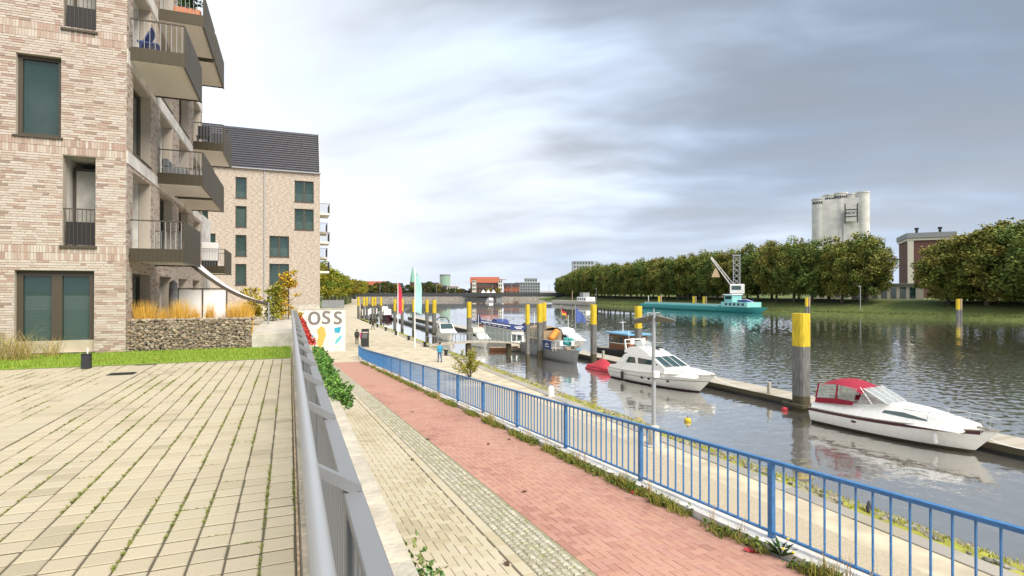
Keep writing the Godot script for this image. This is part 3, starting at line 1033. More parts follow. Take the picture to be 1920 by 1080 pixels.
func build_block_near() -> void:
	var b := thing("apartment_building", "pale brick apartment building with bronze balconies beside the gabion wall", "building")
	var ox := -9.0
	# front, facing the terrace; x measured from ox
	var holes := [[-6.31 - ox, -4.68 - ox, 0.05, 2.12], [-5.35 - ox, -4.66 - ox, 2.76, 5.06], [-6.3 - ox, -5.39 - ox, 5.48, 7.52], [-8.6 - ox, -7.5 - ox, 5.48, 7.52], [-8.6 - ox, -7.5 - ox, 2.76, 5.06], [-5.35 - ox, -4.66 - ox, 8.3, 10.5]]
	var front := wall_panel(b, Vector3(ox, 0, -17.3), Vector3.RIGHT, Vector3.BACK, 5.0, 0.0, 14.0, holes, M.mortar)
	brickwork(front, Vector3(ox, 0, -17.3), Vector3.RIGHT, Vector3.BACK, 5.012, 0.0, 12.0, holes, [2.35, 5.08, 7.95], 300)
	# river side, z measured from the corner
	var sh: Array = []
	var bays := [0.35, 3.75, 7.15, 10.6]
	var kinds := [["door", "loggia", "window", "loggia", "window"], ["loggia", "window", "loggia", "window", "loggia"], ["loggia", "window", "loggia", "window", "loggia"], ["door", "loggia", "window", "loggia", "window"]]
	var lv := [0.35, 2.68, 5.4, 8.1, 10.8]
	for i in 4:
		for k in 5:
			var top: float = [2.1, 4.9, 7.55, 10.25, 12.9][k]
			sh.append([bays[i], bays[i] + 2.1, lv[k], top])
	var side := wall_panel(b, Vector3(-4.0, 0, -17.6), Vector3.FORWARD, Vector3.RIGHT, 13.2, 0.0, 14.0, sh, M.mortar, 0.3)
	var sh2: Array = []
	for h in sh: sh2.append([h[0] + 0.3, h[1] + 0.3, h[2], h[3]])
	brickwork(side, Vector3(-4.0, 0, -17.3), Vector3.FORWARD, Vector3.RIGHT, 13.5, 0.0, 13.5, sh2, [], 120)
	# roof plate and the back walls that close the block
	boxpart("roof", Vector3(-16, 14.01, -17.2), Vector3(-3.9, 14.3, -31.0), M.zinc, b)
	boxpart("back_wall", Vector3(-16, 0, -30.81), Vector3(-4.3, 13.99, -31.0), M.mortar, b)
	boxpart("end_wall", Vector3(-16, 0, -17.31), Vector3(-9.01, 13.99, -17.6), M.brick_far, b)
	# front windows
	window(b, Vector3(-6.31, 0.05, -17.42), Vector3.RIGHT, Vector3.BACK, 1.63, 2.07, 2, 0.72, null, 0.13)
	window(b, Vector3(-6.3, 5.48, -17.42), Vector3.RIGHT, Vector3.BACK, 0.91, 2.04, 1, 0.0, null, 0.09)
	window(b, Vector3(-8.6, 5.48, -17.42), Vector3.RIGHT, Vector3.BACK, 1.1, 2.04, 1, 0.4, null, 0.09)
	window(b, Vector3(-8.6, 2.76, -17.42), Vector3.RIGHT, Vector3.BACK, 1.1, 2.3, 1, 0.4, null, 0.09)
	for q in [[-6.34, -4.65, 0.0], [-6.36, -5.34, 5.44], [-8.66, -7.46, 5.44]]:
		boxpart("sill", Vector3(q[0], q[2], -17.45), Vector3(q[1], q[2] + 0.045, -17.25), M.frame, b)
	# corner loggia over the ground-floor window: pale sides, slanted glazing, low bars
	for y in [2.76, 8.3]:
		boxpart("loggia_floor", Vector3(-5.4, y - 0.05, -17.62), Vector3(-4.4, y, -18.9), M.soffit, b)
		boxpart("loggia_ceiling", Vector3(-5.4, y + 2.3, -17.62), Vector3(-4.4, y + 2.4, -18.9), M.white_render, b)
		boxpart("loggia_side", Vector3(-5.41, y, -17.31), Vector3(-5.352, y + 2.3, -18.9), M.white_render, b)
		boxpart("loggia_back", Vector3(-5.35, y, -18.8), Vector3(-4.35, y + 2.3, -18.9), M.room, b)
		window(b, Vector3(-5.33, y, -18.0), Vector3.RIGHT, Vector3.BACK, 0.7, 2.1, 2, 0.0, M.glass, 0.06)
		var r := Node3D.new()
		r.name = "window_guard"
		b.add_child(r, true)
		boxpart("rail", Vector3(-5.35, y + 0.93, -17.33), Vector3(-4.66, y + 0.96, -17.36), M.frame, r)
		boxpart("sill", Vector3(-5.4, y - 0.06, -17.24), Vector3(-4.62, y - 0.001, -17.4), M.frame, r)
		boxpart("screen", Vector3(-5.3, y + 0.03, -17.37), Vector3(-4.67, y + 0.62, -17.385), M.black, r)
		for i in 8:
			boxpart("bar", Vector3(-5.32 + i * 0.09, y, -17.34), Vector3(-5.308 + i * 0.09, y + 0.93, -17.352), M.frame, r)
	# river-side openings
	for i in 4:
		for k in 5:
			var z0: float = -17.6 - bays[i]
			var h: float = sh[i * 5 + k][3] - lv[k]
			var kind: String = kinds[i][k]
			if kind == "loggia":
				var dx := -4.64 if i == 0 else -5.8
				var g := Node3D.new()
				g.name = "loggia"
				b.add_child(g, true)
				boxpart("ceiling", Vector3(-4.31, lv[k] + h + 0.001, z0 + 0.1), Vector3(dx, lv[k] + h + 0.1, z0 - 2.2), M.white_render, g)
				boxpart("floor", Vector3(-4.31, lv[k] - 0.1, z0 + 0.1), Vector3(dx, lv[k] - 0.001, z0 - 2.2), M.soffit, g)
				boxpart("near_side", Vector3(-4.31, lv[k], z0 + 0.1), Vector3(dx, lv[k] + h, z0 + 0.001), M.white_render, g)
				boxpart("far_side", Vector3(-4.31, lv[k], z0 - 2.101), Vector3(dx, lv[k] + h, z0 - 2.2), M.white_render, g)
				window(g, Vector3(dx + 0.04 if i == 0 else -5.5, lv[k], z0 - 0.05), Vector3.FORWARD, Vector3.RIGHT, 2.0, h - 0.15, 2, 0.0)
			else:
				window(b, Vector3(-4.26, lv[k], z0), Vector3.FORWARD, Vector3.RIGHT, 2.1, h, 2 if kind == "door" else 1, 0.0, null, 0.08)
				boxpart("sill", Vector3(-4.26, lv[k] - 0.03, z0 + 0.02), Vector3(-3.96, lv[k] + 0.01, z0 - 2.12), M.frame, b)
	for i in 3:
		for k in 3:
			boxpart("string_course", Vector3(-4.0, [4.98, 7.62, 10.32][k], -17.32), Vector3(-3.97, [5.3, 8.0, 10.7][k], -30.8), M.white_render, b) if i == 0 else null
	balcony("bronze balcony with deck chair at the building's near corner, third floor", 7.8, -17.54, -20.62, -3.965, -2.7)
	balcony("uppermost bronze balcony with flower box over the building's river side", 10.42, -20.92, -23.85, -3.965, -2.68)
	balcony("uppermost bronze balcony farther along, beyond the one with flower box", 10.42, -24.1, -27.0, -3.965, -2.68)
	balcony("bronze balcony on the second floor with a grey sofa behind thin bars", 5.1, -20.92, -23.8, -3.965, -2.69)
	balcony("short bronze balcony just behind the second-floor one with the sofa", 5.13, -24.28, -27.7, -3.965, -2.74)
	balcony("lowest bronze balcony at the near corner, above the yellow grasses", 2.4, -17.54, -20.5, -3.965, -2.7)
	balcony("bronze balcony with dark chairs and shrub, before the slate roof", 7.9, -28.0, -31.6, -3.965, -2.78, 1.2)
	balcony("small far bronze balcony with a white box, behind the sun sail", 2.5, -30.9, -34.3, -4.2, -3.0, 1.2)
	boxpart("stair_wing", Vector3(-9, 0, -31.01), Vector3(-4.22, 5.6, -36.0), M.white_render, b)
	# things on the balconies
	var ch := thing("deck_chair", "dark folded deck chair on the third-floor corner balcony", "chair", Vector3(-3.75, 8.04, -17.9))
	var m := MB.new()
	m.bar(Vector3(-0.1, 0.05, 0), Vector3(0.25, 0.75, 0), 0.5, 0.03)
	put(m, "backrest", M.navy, ch)
	m = MB.new()
	m.bar(Vector3(-0.1, 0.35, 0), Vector3(0.4, 0.32, 0), 0.48, 0.03)
	put(m, "seat", M.navy, ch)
	for s in [-0.22, 0.22]:
		m = MB.new()
		m.bar(Vector3(0.38, 0.33, s), Vector3(0.05, 0.0, s), 0.025, 0.025)
		put(m, "leg", M.dark, ch)
	var sofa := thing("balcony_sofa", "low grey sofa on the second-floor balcony", "sofa", Vector3(-3.55, 5.34, -21.5))
	boxpart("seat", Vector3(-0.35, 0.08, -0.4), Vector3(0.35, 0.35, 0.4), M.grey_wall, sofa, 0.04)
	boxpart("backrest", Vector3(-0.35, 0.35, -0.4), Vector3(-0.15, 0.62, 0.4), M.grey_wall, sofa, 0.04)
	for q in [[-0.35, -0.4], [0.29, -0.4], [-0.35, 0.34], [0.29, 0.34]]:
		boxpart("foot", Vector3(q[0], 0, q[1]), Vector3(q[0] + 0.06, 0.08, q[1] + 0.06), M.dark, sofa)
	for q in [[-3.65, -28.5, "dark armchair on the balcony before the slate roof, nearest the wall"], [-3.2, -29.6, "dark armchair on the balcony before the slate roof, beside the shrub"]]:
		var a := thing("balcony_chair", q[2], "chair", Vector3(q[0], 8.14, q[1]), 0, "armchairs on the far balcony")
		boxpart("seat", Vector3(-0.25, 0.38, -0.25), Vector3(0.25, 0.45, 0.25), M.dark, a, 0.02)
		boxpart("backrest", Vector3(-0.25, 0.45, -0.28), Vector3(0.25, 1.0, -0.22), M.dark, a, 0.02)
		for g in [[-0.23, -0.23], [0.19, -0.23], [-0.23, 0.19], [0.19, 0.19]]:
			boxpart("leg", Vector3(g[0], 0, g[1]), Vector3(g[0] + 0.04, 0.38, g[1] + 0.04), M.dark, a)
	var pb := thing("balcony_shrub", "small conifer in a dark pot on the balcony before the slate roof", "plant", Vector3(-3.0, 8.14, -30.8))
	m = MB.new()
	m.tube([Vector3.ZERO, Vector3(0, 0.4, 0)], [0.17, 0.22], 12)
	put(m, "pot", M.dark, pb)
	m = MB.new()
	for i in 14: leaves(m, Vector3(0, 0.45 + i * 0.075, 0), 30, 0.1, Vector3(0.22 - i * 0.012, 0.08, 0.22 - i * 0.012), [Color(0.09, 0.1, 0.02), Color(0.14, 0.13, 0.03)])
	put(m, "foliage", M.leaf, pb)
	var fb := thing("flower_box", "terracotta flower box with green plants on the uppermost balcony", "plant box", Vector3(-3.2, 10.68, -21.15))
	boxpart("trough", Vector3(-0.35, 0, -0.15), Vector3(0.42, 0.32, 0.12), M.salmon, fb, 0.02)
	m = MB.new()
	leaves(m, Vector3(0.05, 0.6, 0), 420, 0.11, Vector3(0.4, 0.36, 0.18), [Color(0.03, 0.09, 0.02), Color(0.05, 0.13, 0.03)])
	put(m, "foliage", M.leaf, fb)
	var ac := thing("white_box", "white box unit standing on the small far balcony", "box", Vector3(-3.6, 2.76, -31.2))
	boxpart("casing", Vector3(-0.55, 0.35, -0.2), Vector3(0.3, 1.25, 0.2), M.white, ac, 0.02)
	boxpart("stand", Vector3(-0.5, 0, -0.18), Vector3(0.25, 0.35, 0.18), M.dark, ac)
	# sun sail from the lowest balcony to a post in the garden
	var sail := thing("sun_sail", "long white sun sail with dark hem sloping down from the lowest balcony", "awning")
	var rows: Array = []
	var pts_a: Array = []
	var pts_b: Array = []
	for i in 13:
		var u := i / 12.0
		var sag := -0.45 * sin(PI * u)
		var a := Vector3(-3.1, 2.6, -20.4).lerp(Vector3(-0.75, 1.12, -22.4), u) + Vector3(0, sag * 0.55, 0)
		var c := Vector3(-3.3, 2.85, -23.2).lerp(Vector3(-0.75, 1.16, -22.6), u) + Vector3(0, sag * 0.6, 0)
		pts_a.append(a); pts_b.append(c)
		rows.append(PackedVector3Array([a + Vector3(0, 0.002, 0), a.lerp(c, 0.5) + Vector3(0, -0.05 * sin(PI * u), 0), c]))
	m = MB.new()
	m.loft(rows, false)
	put(m, "cloth", M.sailcloth, sail)
	m = MB.new()
	for i in 12: m.bar(pts_a[i], pts_a[i + 1], 0.02, 0.11)
	put(m, "hem", M.frame, sail)
	m = MB.new()
	m.tube([Vector3(-0.72, 0.38, -22.42), Vector3(-0.72, 1.2, -22.42)], 0.03, 10)
	put(m, "post", M.steel, sail)

func build_block_far() -> void:
	var b := thing("apartment_building", "far brick apartment building with dark slate roof behind the graffiti wall", "building", Vector3(0, 0.0, -60.5))
	var holes: Array = []
	var wins: Array = []
	for k in 4: wins.append([-4.94, -3.95, 10.75 - k * 2.85, 12.83 - k * 2.85, 1, [0.3, 0.9, 0.25, 0.0][k]])
	for k in 2: wins.append([0.45, 2.29, 10.7 - k * 2.85, 12.86 - k * 2.85, 2, 0.4])
	for k in 2: wins.append([-1.88, -0.05, 5.05 - k * 2.8, 7.15 - k * 2.8, 2, 0.42 - k * 0.4])
	wins.append([-7.84, -7.3, 7.7, 9.4, 1, 0.5])
	wins.append([-7.75, -6.66, 5.26, 7.18, 1, 0.0])
	wins.append([-11.5, -10.4, 5.26, 7.18, 1, 0.0])
	wins.append([-11.5, -10.4, 8.1, 10.0, 1, 0.5])
	for q in wins: holes.append([q[0] + 16.0, q[1] + 16.0, q[2], q[3]])
	holes.append([-1.9 + 16.0, -0.95 + 16.0, 0.3, 1.75])
	wall_panel(b, Vector3(-16, 0, 0), Vector3.RIGHT, Vector3.BACK, 18.91, 0.3, 13.76, holes, M.brick_far)
	boxpart("side_wall", Vector3(2.61, 0.3, -0.301), Vector3(2.91, 13.76, -14), M.brick_far, b)
	boxpart("plinth", Vector3(-16, -0.36, -0.02), Vector3(2.9, 0.299, -14), M.concrete, b)
	for q in wins:
		window(b, Vector3(q[0], q[2], -0.1), Vector3.RIGHT, Vector3.BACK, q[1] - q[0], q[3] - q[2], q[4], q[5], null, 0.08)
		boxpart("sill", Vector3(q[0] - 0.05, q[2] - 0.06, -0.1), Vector3(q[1] + 0.05, q[2], 0.05), M.frame, b)
	boxpart("garage_door", Vector3(-1.9, 0.3, -0.2), Vector3(-0.95, 1.75, -0.15), M.zinc, b)
	var m := MB.new()
	m.tube([Vector3(-2.35, 0.3, 0.06), Vector3(-2.35, 13.7, 0.06)], 0.05, 8)
	put(m, "downpipe", M.zinc, b)
	# steep slate roof: courses that lap, gable copings
	var roof := Node3D.new()
	roof.name = "roof"
	b.add_child(roof, true)
	var n := 18
	for i in n:
		m = MB.new()
		var u := float(i) / n
		var p := Vector3(-6.6, 13.72 + 4.7 * u, 0.12 - 2.7 * u)
		var sl := Vector3(0, 4.7, -2.7).normalized()
		var out := Vector3(0, 2.7, 4.7).normalized()
		var ra := PackedVector3Array()
		var rb := PackedVector3Array()
		for q in [[-0.015, -0.015], [-0.015, 0.04], [0.02, 0.065], [0.07, 0.07], [0.16, 0.045], [0.31, 0.0]]:
			ra.append(p + sl * q[0] + out * q[1] - Vector3(9.45, 0, 0))
			rb.append(p + sl * q[0] + out * q[1] + Vector3(9.45, 0, 0))
		m.loft([ra, rb], false)
		put(m, "slate_course", M.slate, roof)
	boxpart("eave_gutter", Vector3(-16, 13.68, 0.1), Vector3(2.9, 13.78, 0.24), M.zinc, roof)
	m = MB.new()
	m.prism(PackedVector2Array([Vector2(-0.4, 13.77), Vector2(0.25, 13.77), Vector2(-2.4, 18.75), Vector2(-3.1, 18.75)]), Transform3D(Basis(Vector3(0, 0, 1), Vector3.UP, Vector3(-1, 0, 0)), Vector3(2.86, 0, 0)), -0.1, 0.04)
	put(m, "gable_coping", M.zinc, roof)
	m = MB.new()
	m.prism(PackedVector2Array([Vector2(-0.1, 13.77), Vector2(-2.65, 18.4), Vector2(-11.4, 18.4), Vector2(-13.9, 13.77)]), Transform3D(Basis(Vector3(0, 0, 1), Vector3.UP, Vector3(-1, 0, 0)), Vector3(2.8, 0, 0)), 0.0, 18.8)
	put(m, "roof_body", M.slate, roof)
	# its own small balconies over the river
	var where := ["topmost", "second from the top", "third from the top", "second from the bottom", "lowest"]
	for k in 5:
		var y: float = [9.7, 8.1, 6.7, 5.3, 3.6][k]
		var s := thing("river_balcony", "small balcony on the far building's river corner, %s" % where[k], "balcony", Vector3(2.915, y, -61.2 - (k % 2) * 3.6), 0, "small balconies on the far building")
		boxpart("slab", Vector3(0, -0.1, 0), Vector3(0.95, 0.1, -3.0), M.soffit, s)
		for i in 9: boxpart("bar", Vector3(0.02 + i * 0.11, 0.1, -0.01), Vector3(0.04 + i * 0.11, 1.05, -0.03), M.bronze, s)
		boxpart("front_sheet", Vector3(0.95, -0.1, 0), Vector3(0.98, 1.1, -3.0), M.bronze, s)
		boxpart("top_rail", Vector3(0, 1.05, 0), Vector3(0.95, 1.09, -0.04), M.bronze, s)
	# painted retaining wall below it
	var g := thing("graffiti_wall", "white wall with graffiti letters and yellow and blue shapes by the ramp's foot", "wall", Vector3(0, 0, -60.2))
	m = MB.new()
	m.span(Vector3(0.72, -6.0, 0), Vector3(5.42, -0.3, -0.38))
	put(m, "wall_body", M.white_render, g)
	boxpart("coping", Vector3(0.72, -0.299, 0.04), Vector3(5.46, -0.18, -0.4), M.concrete, g)
	var letter := mat(0.16, 0.15, 0.14, 0.8)
	letters("O", 1.9, Vector3(2.35, -1.2, 0.004), 0, letter, g, "painted_letter")
	letters("S", 1.9, Vector3(3.55, -1.15, 0.004), 0, letter, g, "painted_letter")
	letters("S", 1.9, Vector3(4.7, -1.2, 0.004), 0, letter, g, "painted_letter")
	var shapes := [
		[[Vector2(2.6, -2.4), Vector2(3.05, -1.95), Vector2(3.35, -2.2), Vector2(3.5, -2.9), Vector2(3.3, -3.6), Vector2(3.05, -4.2), Vector2(2.75, -4.2), Vector2(2.6, -3.6), Vector2(2.75, -3.0)], Color(0.5, 0.36, 0.08)],
		[[Vector2(4.3, -2.2), Vector2(5.0, -2.1), Vector2(4.85, -2.75), Vector2(4.35, -2.7)], Color(0.03, 0.3, 0.45)],
		[[Vector2(4.95, -2.95), Vector2(5.1, -3.2), Vector2(4.5, -3.9), Vector2(4.35, -3.85), Vector2(4.5, -3.4)], Color(0.12, 0.42, 0.5)],
		[[Vector2(1.9, -2.95), Vector2(2.35, -2.85), Vector2(2.25, -3.1), Vector2(2.0, -3.15)], Color(0.08, 0.36, 0.5)],
		[[Vector2(2.35, -1.55), Vector2(2.75, -1.6), Vector2(2.7, -1.82), Vector2(2.45, -1.85)], Color(0.2, 0.17, 0.42)]]
	for s in shapes:
		m = MB.new()
		m.col = s[1]
		m.prism(PackedVector2Array(s[0]), Transform3D.IDENTITY, 0.001, 0.005)
		put(m, "painted_shape", M.paint, g)
	# low wall and hedge on the bank beyond, and the fence panel on top
	var fp := thing("fence_panel", "dark fence panel on top of the bank right of the far building", "fence", Vector3(3.1, -0.18, -60.4))
	for i in 10: boxpart("board", Vector3(i * 0.22, 0.05, 0), Vector3(i * 0.22 + 0.2, 0.85, -0.03), M.grey_wall, fp)
	boxpart("rail", Vector3(0, 0.5, -0.03), Vector3(2.2, 0.6, -0.07), M.dark, fp)
	for i in 3: boxpart("post", Vector3(i * 1.07, 0, -0.07), Vector3(i * 1.07 + 0.06, 0.9, -0.13), M.dark, fp)

func build_planting() -> void:
	# gabion wall of loose stones in a wire cage
	var g := thing("gabion_wall", "low gabion wall of brown stones in front of the yellow grasses", "wall", Vector3(-3.98, 0, -17.3))
	boxpart("core", Vector3(0.05, 0, -0.1), Vector3(2.95, 0.8, -0.5), M.soil, g)
	var tones := [Color(0.32, 0.24, 0.15), Color(0.4, 0.31, 0.2), Color(0.26, 0.19, 0.12), Color(0.47, 0.39, 0.28), Color(0.36, 0.29, 0.21), Color(0.2, 0.15, 0.1)]
	var meshes: Array = []
	for k in 12:
		var m := MB.new()
		m.col = tones[k % 6]
		var s := Vector3(0.1 + jit(0.03), 0.07 + jit(0.02), 0.09)
		m.bevel(Vector3.ZERO, s, 0.022)
		meshes.append(m.mesh())
	var rest := MB.new()
	var count := 0
	var y := 0.035
	while y < 0.84:
		var x := 0.04
		while x < 2.97:
			var c := Vector3(x + jit(0.015), y + jit(0.014), -0.06 + jit(0.025))
			var b := Basis.from_euler(Vector3(jit(0.4), jit(0.5), jit(0.6)))
			if count < 300:
				var o := put(meshes[rng.randi() % 12], "stone", M.stone, g)
				o.transform = Transform3D(b, c)
			else:
				rest.col = tones[rng.randi() % 6]
				rest.bevel(c, Vector3(0.1 + jit(0.03), 0.07, 0.09), 0.022, b)
			count += 1
			x += 0.062 + rng.randf() * 0.05
		y += 0.056
	for i in 500:
		rest.col = tones[rng.randi() % 6]
		rest.bevel(Vector3(rng.randf() * 2.95 + 0.02, 0.8 + jit(0.025), -0.08 - rng.randf() * 0.42), Vector3(0.09, 0.06, 0.09), 0.02, Basis.from_euler(Vector3(jit(0.5), jit(3), jit(0.5))))
	put(rest, "stone_fill", M.stone, g, "stuff")
	var wire := MB.new()
	for i in 30: wire.box(Vector3(0.01 + i * 0.1015, 0.42, -0.006), Vector3(0.004, 0.84, 0.004))
	for i in 9: wire.box(Vector3(1.48, 0.01 + i * 0.102, -0.001), Vector3(2.96, 0.004, 0.004))
	put(wire, "wire_mesh", M.zinc, g)
	# clumps of yellow reed grass behind the gabion
	var spots := [[-3.7, 0.26, 1.0, "leftmost clump, against the brick corner"], [-3.28, 0.13, 0.85, "small clump, second from the brick corner"], [-2.86, 0.24, 1.05, "tall clump before the dark parasol cover"], [-2.5, 0.13, 0.85, "small clump left of the white screen panels"], [-2.12, 0.11, 0.95, "thin clump before the middle screen post"], [-1.52, 0.2, 0.95, "clump left of the dense right-hand one"], [-1.22, 0.22, 1.0, "rightmost dense clump at the gabion's end"]]
	for s in spots:
		var o := thing("reed_grass", "golden reed grass behind the gabion, " + s[3], "grass clump", Vector3(s[0], 0.34, -18.0), 0, "golden grasses behind the gabion")
		var m := MB.new()
		blades(m, Vector3.ZERO, int(s[1] * 3200), s[2], s[1], Color(0.55, 0.3, 0.03), Color(0.75, 0.5, 0.1), 0.005, 0.16)
		put(m, "blades", M.grass, o)
	var low := thing("pink_grass", "short pale pink grass before the white screen panels", "grass clump", Vector3(-1.8, 0.34, -17.95))
	var m := MB.new()
	blades(m, Vector3.ZERO, 420, 0.72, 0.26, Color(0.42, 0.25, 0.17), Color(0.5, 0.36, 0.26), 0.004, 0.25)
	put(m, "blades", M.grass, low)
	var wild := thing("ornamental_grass", "loose wild grass clump on the lawn before the ground-floor window", "grass clump", Vector3(-6.3, 0, -16.5))
	m = MB.new()
	for i in 9: blades(m, Vector3(-0.9 + i * 0.22 + jit(0.1), 0, jit(0.4)), 90, 0.5 + rng.randf() * 0.3, 0.2, Color(0.2, 0.2, 0.04), Color(0.45, 0.33, 0.12), 0.005, 0.7)
	put(m, "blades", M.grass, wild)
	# screens, parasol cover
	var sc := thing("privacy_screen", "white privacy screen with dark frame behind the yellow grasses", "screen", Vector3(-3.45, 0.34, -21.2))
	for i in 2:
		boxpart("panel", Vector3(0.04 + i * 0.72, 0, -0.02), Vector3(0.72 + i * 0.72, 1.3, 0.0), M.white, sc)
	for i in 3:
		boxpart("post", Vector3(i * 0.72, 0, -0.03), Vector3(i * 0.72 + 0.04, 1.32, 0.03), M.frame, sc)
	boxpart("top_bar", Vector3(0, 1.32, -0.03), Vector3(1.48, 1.36, 0.03), M.frame, sc)
	var um := thing("parasol", "closed parasol in a dark grey cover behind the gabion", "parasol", Vector3(-3.4, 0.34, -20.2))
	m = MB.new()
	m.tube([Vector3(0, 0.5, 0), Vector3(0, 0.55, 0), Vector3(0, 1.1, 0), Vector3(0, 1.52, 0), Vector3(0, 1.6, 0)], [0.1, 0.12, 0.125, 0.11, 0.03], 14)
	put(m, "cover", M.grey_hull, um)
	m = MB.new()
	m.tube([Vector3.ZERO, Vector3(0, 0.5, 0)], 0.02, 8)
	put(m, "pole", M.steel, um)
	m = MB.new()
	m.tube([Vector3.ZERO, Vector3(0, 0.06, 0)], 0.25, 14)
	put(m, "base", M.concrete, um)
	# bollard lamp on the lawn
	var bl := thing("bollard_light", "short dark square bollard light at the lawn's edge", "light", Vector3(-3.9, 0, -13.95))
	boxpart("post", Vector3(-0.075, 0, -0.075), Vector3(0.075, 0.29, 0.075), M.dark, bl, 0.006)
	boxpart("cap", Vector3(-0.08, 0.29, -0.08), Vector3(0.08, 0.305, 0.08), M.black, bl)
	m = MB.new()
	m.tube([Vector3(0.02, 0.305, 0), Vector3(0.02, 0.43, 0)], 0.012, 8)
	put(m, "spike", M.white, bl)
	# saplings with autumn leaves
	var sap := [[-0.05, 0.38, -25.8, 2.05, 0.5, "yellow autumn sapling at the end of the grey walkway", Color(0.62, 0.5, 0.02), 1], [-0.62, 0.38, -24.6, 1.5, 0.34, "thin yellow-green sapling beside the sun sail's post", Color(0.3, 0.33, 0.03), 0], [-1.35, 0.34, -23.2, 1.45, 0.42, "yellow shrub behind the right end of the gabion", Color(0.42, 0.35, 0.02), 0], [-0.35, 0.38, -27.5, 1.9, 0.4, "yellow sapling farther back on the walkway, tallest of the row", Color(0.46, 0.38, 0.02), 0]]
	for s in sap:
		var t := thing("sapling", s[5], "tree", Vector3(s[0], s[1], s[2]), 0, "yellow saplings by the walkway")
		m = MB.new()
		m.tube([Vector3.ZERO, Vector3(0.02, s[3] * 0.5, 0.02), Vector3(-0.02, s[3], 0)], [0.025, 0.018, 0.006], 7)
		for k in 9:
			var h: float = s[3] * (0.25 + 0.07 * k)
			var a := rng.randf() * TAU
			m.tube([Vector3(0, h, 0), Vector3(cos(a) * s[4] * 0.8, h + 0.22, sin(a) * s[4] * 0.8)], [0.01, 0.004], 5)
		put(m, "trunk", M.bark, t)
		m = MB.new()
		var c: Color = s[6]
		for k in 34:
			var h: float = s[3] * (0.06 + 0.94 * rng.randf())
			var a := rng.randf() * TAU
			var r: float = s[4] * sqrt(rng.randf()) * (1.1 - 0.5 * h / s[3])
			leaves(m, Vector3(cos(a) * r, h, sin(a) * r), 24, 0.11, Vector3(0.17, 0.15, 0.17), [c, c * 0.75, Color(c.r * 1.1, c.g * 0.9, c.b), Color(0.5, 0.2, 0.02) if s[7] else c])
		put(m, "crown", M.leaf, t)
	# climbing plants over the retaining wall
	var iv := [["green_ivy", "green ivy hanging over the wall's coping right of the railing", 9.2, 17.0, [Color(0.05, 0.15, 0.02), Color(0.1, 0.24, 0.03), Color(0.16, 0.3, 0.05)], 3600, 0.62, 0.98, -0.3, 0.0, 0.075], ["red_creeper", "bright red creeper on the wall beyond the green ivy", 19.0, 42.0, [Color(0.48, 0.02, 0.03), Color(0.36, 0.015, 0.02), Color(0.55, 0.09, 0.03)], 3000, 0.52, 0.8, -0.3, 0.0, 0.1], ["ivy_sprig", "leafy ivy sprig at the wall's foot in the lower right of the railing", 3.3, 4.1, [Color(0.06, 0.14, 0.03), Color(0.12, 0.2, 0.05), Color(0.2, 0.24, 0.07)], 240, 0.72, 0.95, -0.6, -0.18, 0.05]]
	for s in iv:
		var t := thing(s[0], s[1], "climber")
		m = MB.new()
		for i in s[5]:
			var u := rng.randf()
			var z: float = -lerpf(s[2], s[3], u)
			m.col = vary(s[4][rng.randi() % 3], 0.25)
			var clump := 0.5 + 0.5 * sin(z * 2.1) * sin(z * 0.9 + 1.0)
			leaf(m, Vector3(lerpf(s[6], s[7], rng.randf() * (0.55 + 0.45 * clump)), lerpf(s[8], s[9], rng.randf()), z), s[10] * rng.randf_range(0.6, 1.2))
		put(m, "foliage", M.leaf, t)
		m = MB.new()
		for i in 6:
			var z: float = -lerpf(s[2], s[3], (i + 0.5) / 6.0)
			m.tube([Vector3(0.77, -1.3, z), Vector3(0.765, -0.7, z + 0.1), Vector3(0.765, -0.34, z - 0.1)], 0.008, 5)
		put(m, "stem", M.bark, t)
	# a stem climbing inside the railing in the foreground
	var vine := thing("ivy_vine", "ivy vine with a few leaves climbing between handrail and balusters", "climber")
	m = MB.new()
	m.tube([Vector3(0.15, -0.13, -1.6), Vector3(0.13, 0.2, -1.75), Vector3(0.16, 0.42, -1.7), Vector3(0.12, 0.55, -1.95)], [0.006, 0.005, 0.004, 0.002], 6)
	put(m, "stem", M.bark, vine)
	for i in 46:
		m = MB.new()
		m.col = vary([Color(0.07, 0.16, 0.03), Color(0.13, 0.22, 0.05)][i % 2], 0.2)
		leaf(m, Vector3(0.13 + jit(0.04), -0.1 + 0.62 * rng.randf() * (1.0 if i % 3 else 0.4), -1.6 - rng.randf() * 0.7), 0.055)
		put(m, "leaf", M.leaf, vine)

# ---- trees
func crown(rx: float, ry: float, rz: float, clumps: int, per: int, size: float, tones: Array) -> ArrayMesh:
	var m := MB.new()
	for i in clumps:
		var q := Vector3(jit(1.0), jit(1.0), jit(1.0))
		if q.length() > 1.0: q = q.normalized() * pow(rng.randf(), 0.33)
		if q.length() < 0.4: q = q.normalized() * rng.randf_range(0.4, 0.9)
		if q.y < -0.75: q.y = -0.75
		var c := Vector3(q.x * rx, q.y * ry, q.z * rz)
		var tone: Color = vary(tones[rng.randi() % tones.size()], 0.1)
		var cr := rng.randf_range(0.12, 0.25) * (rx + ry) * 0.5
		for k in per:
			var d := Vector3(jit(1.0), jit(0.8), jit(1.0))
			d = d.normalized() * cr * pow(rng.randf(), 0.4)
			m.col = vary(tone, 0.1)
			leaf(m, c + d, size * rng.randf_range(0.6, 1.25))
	return m.mesh()

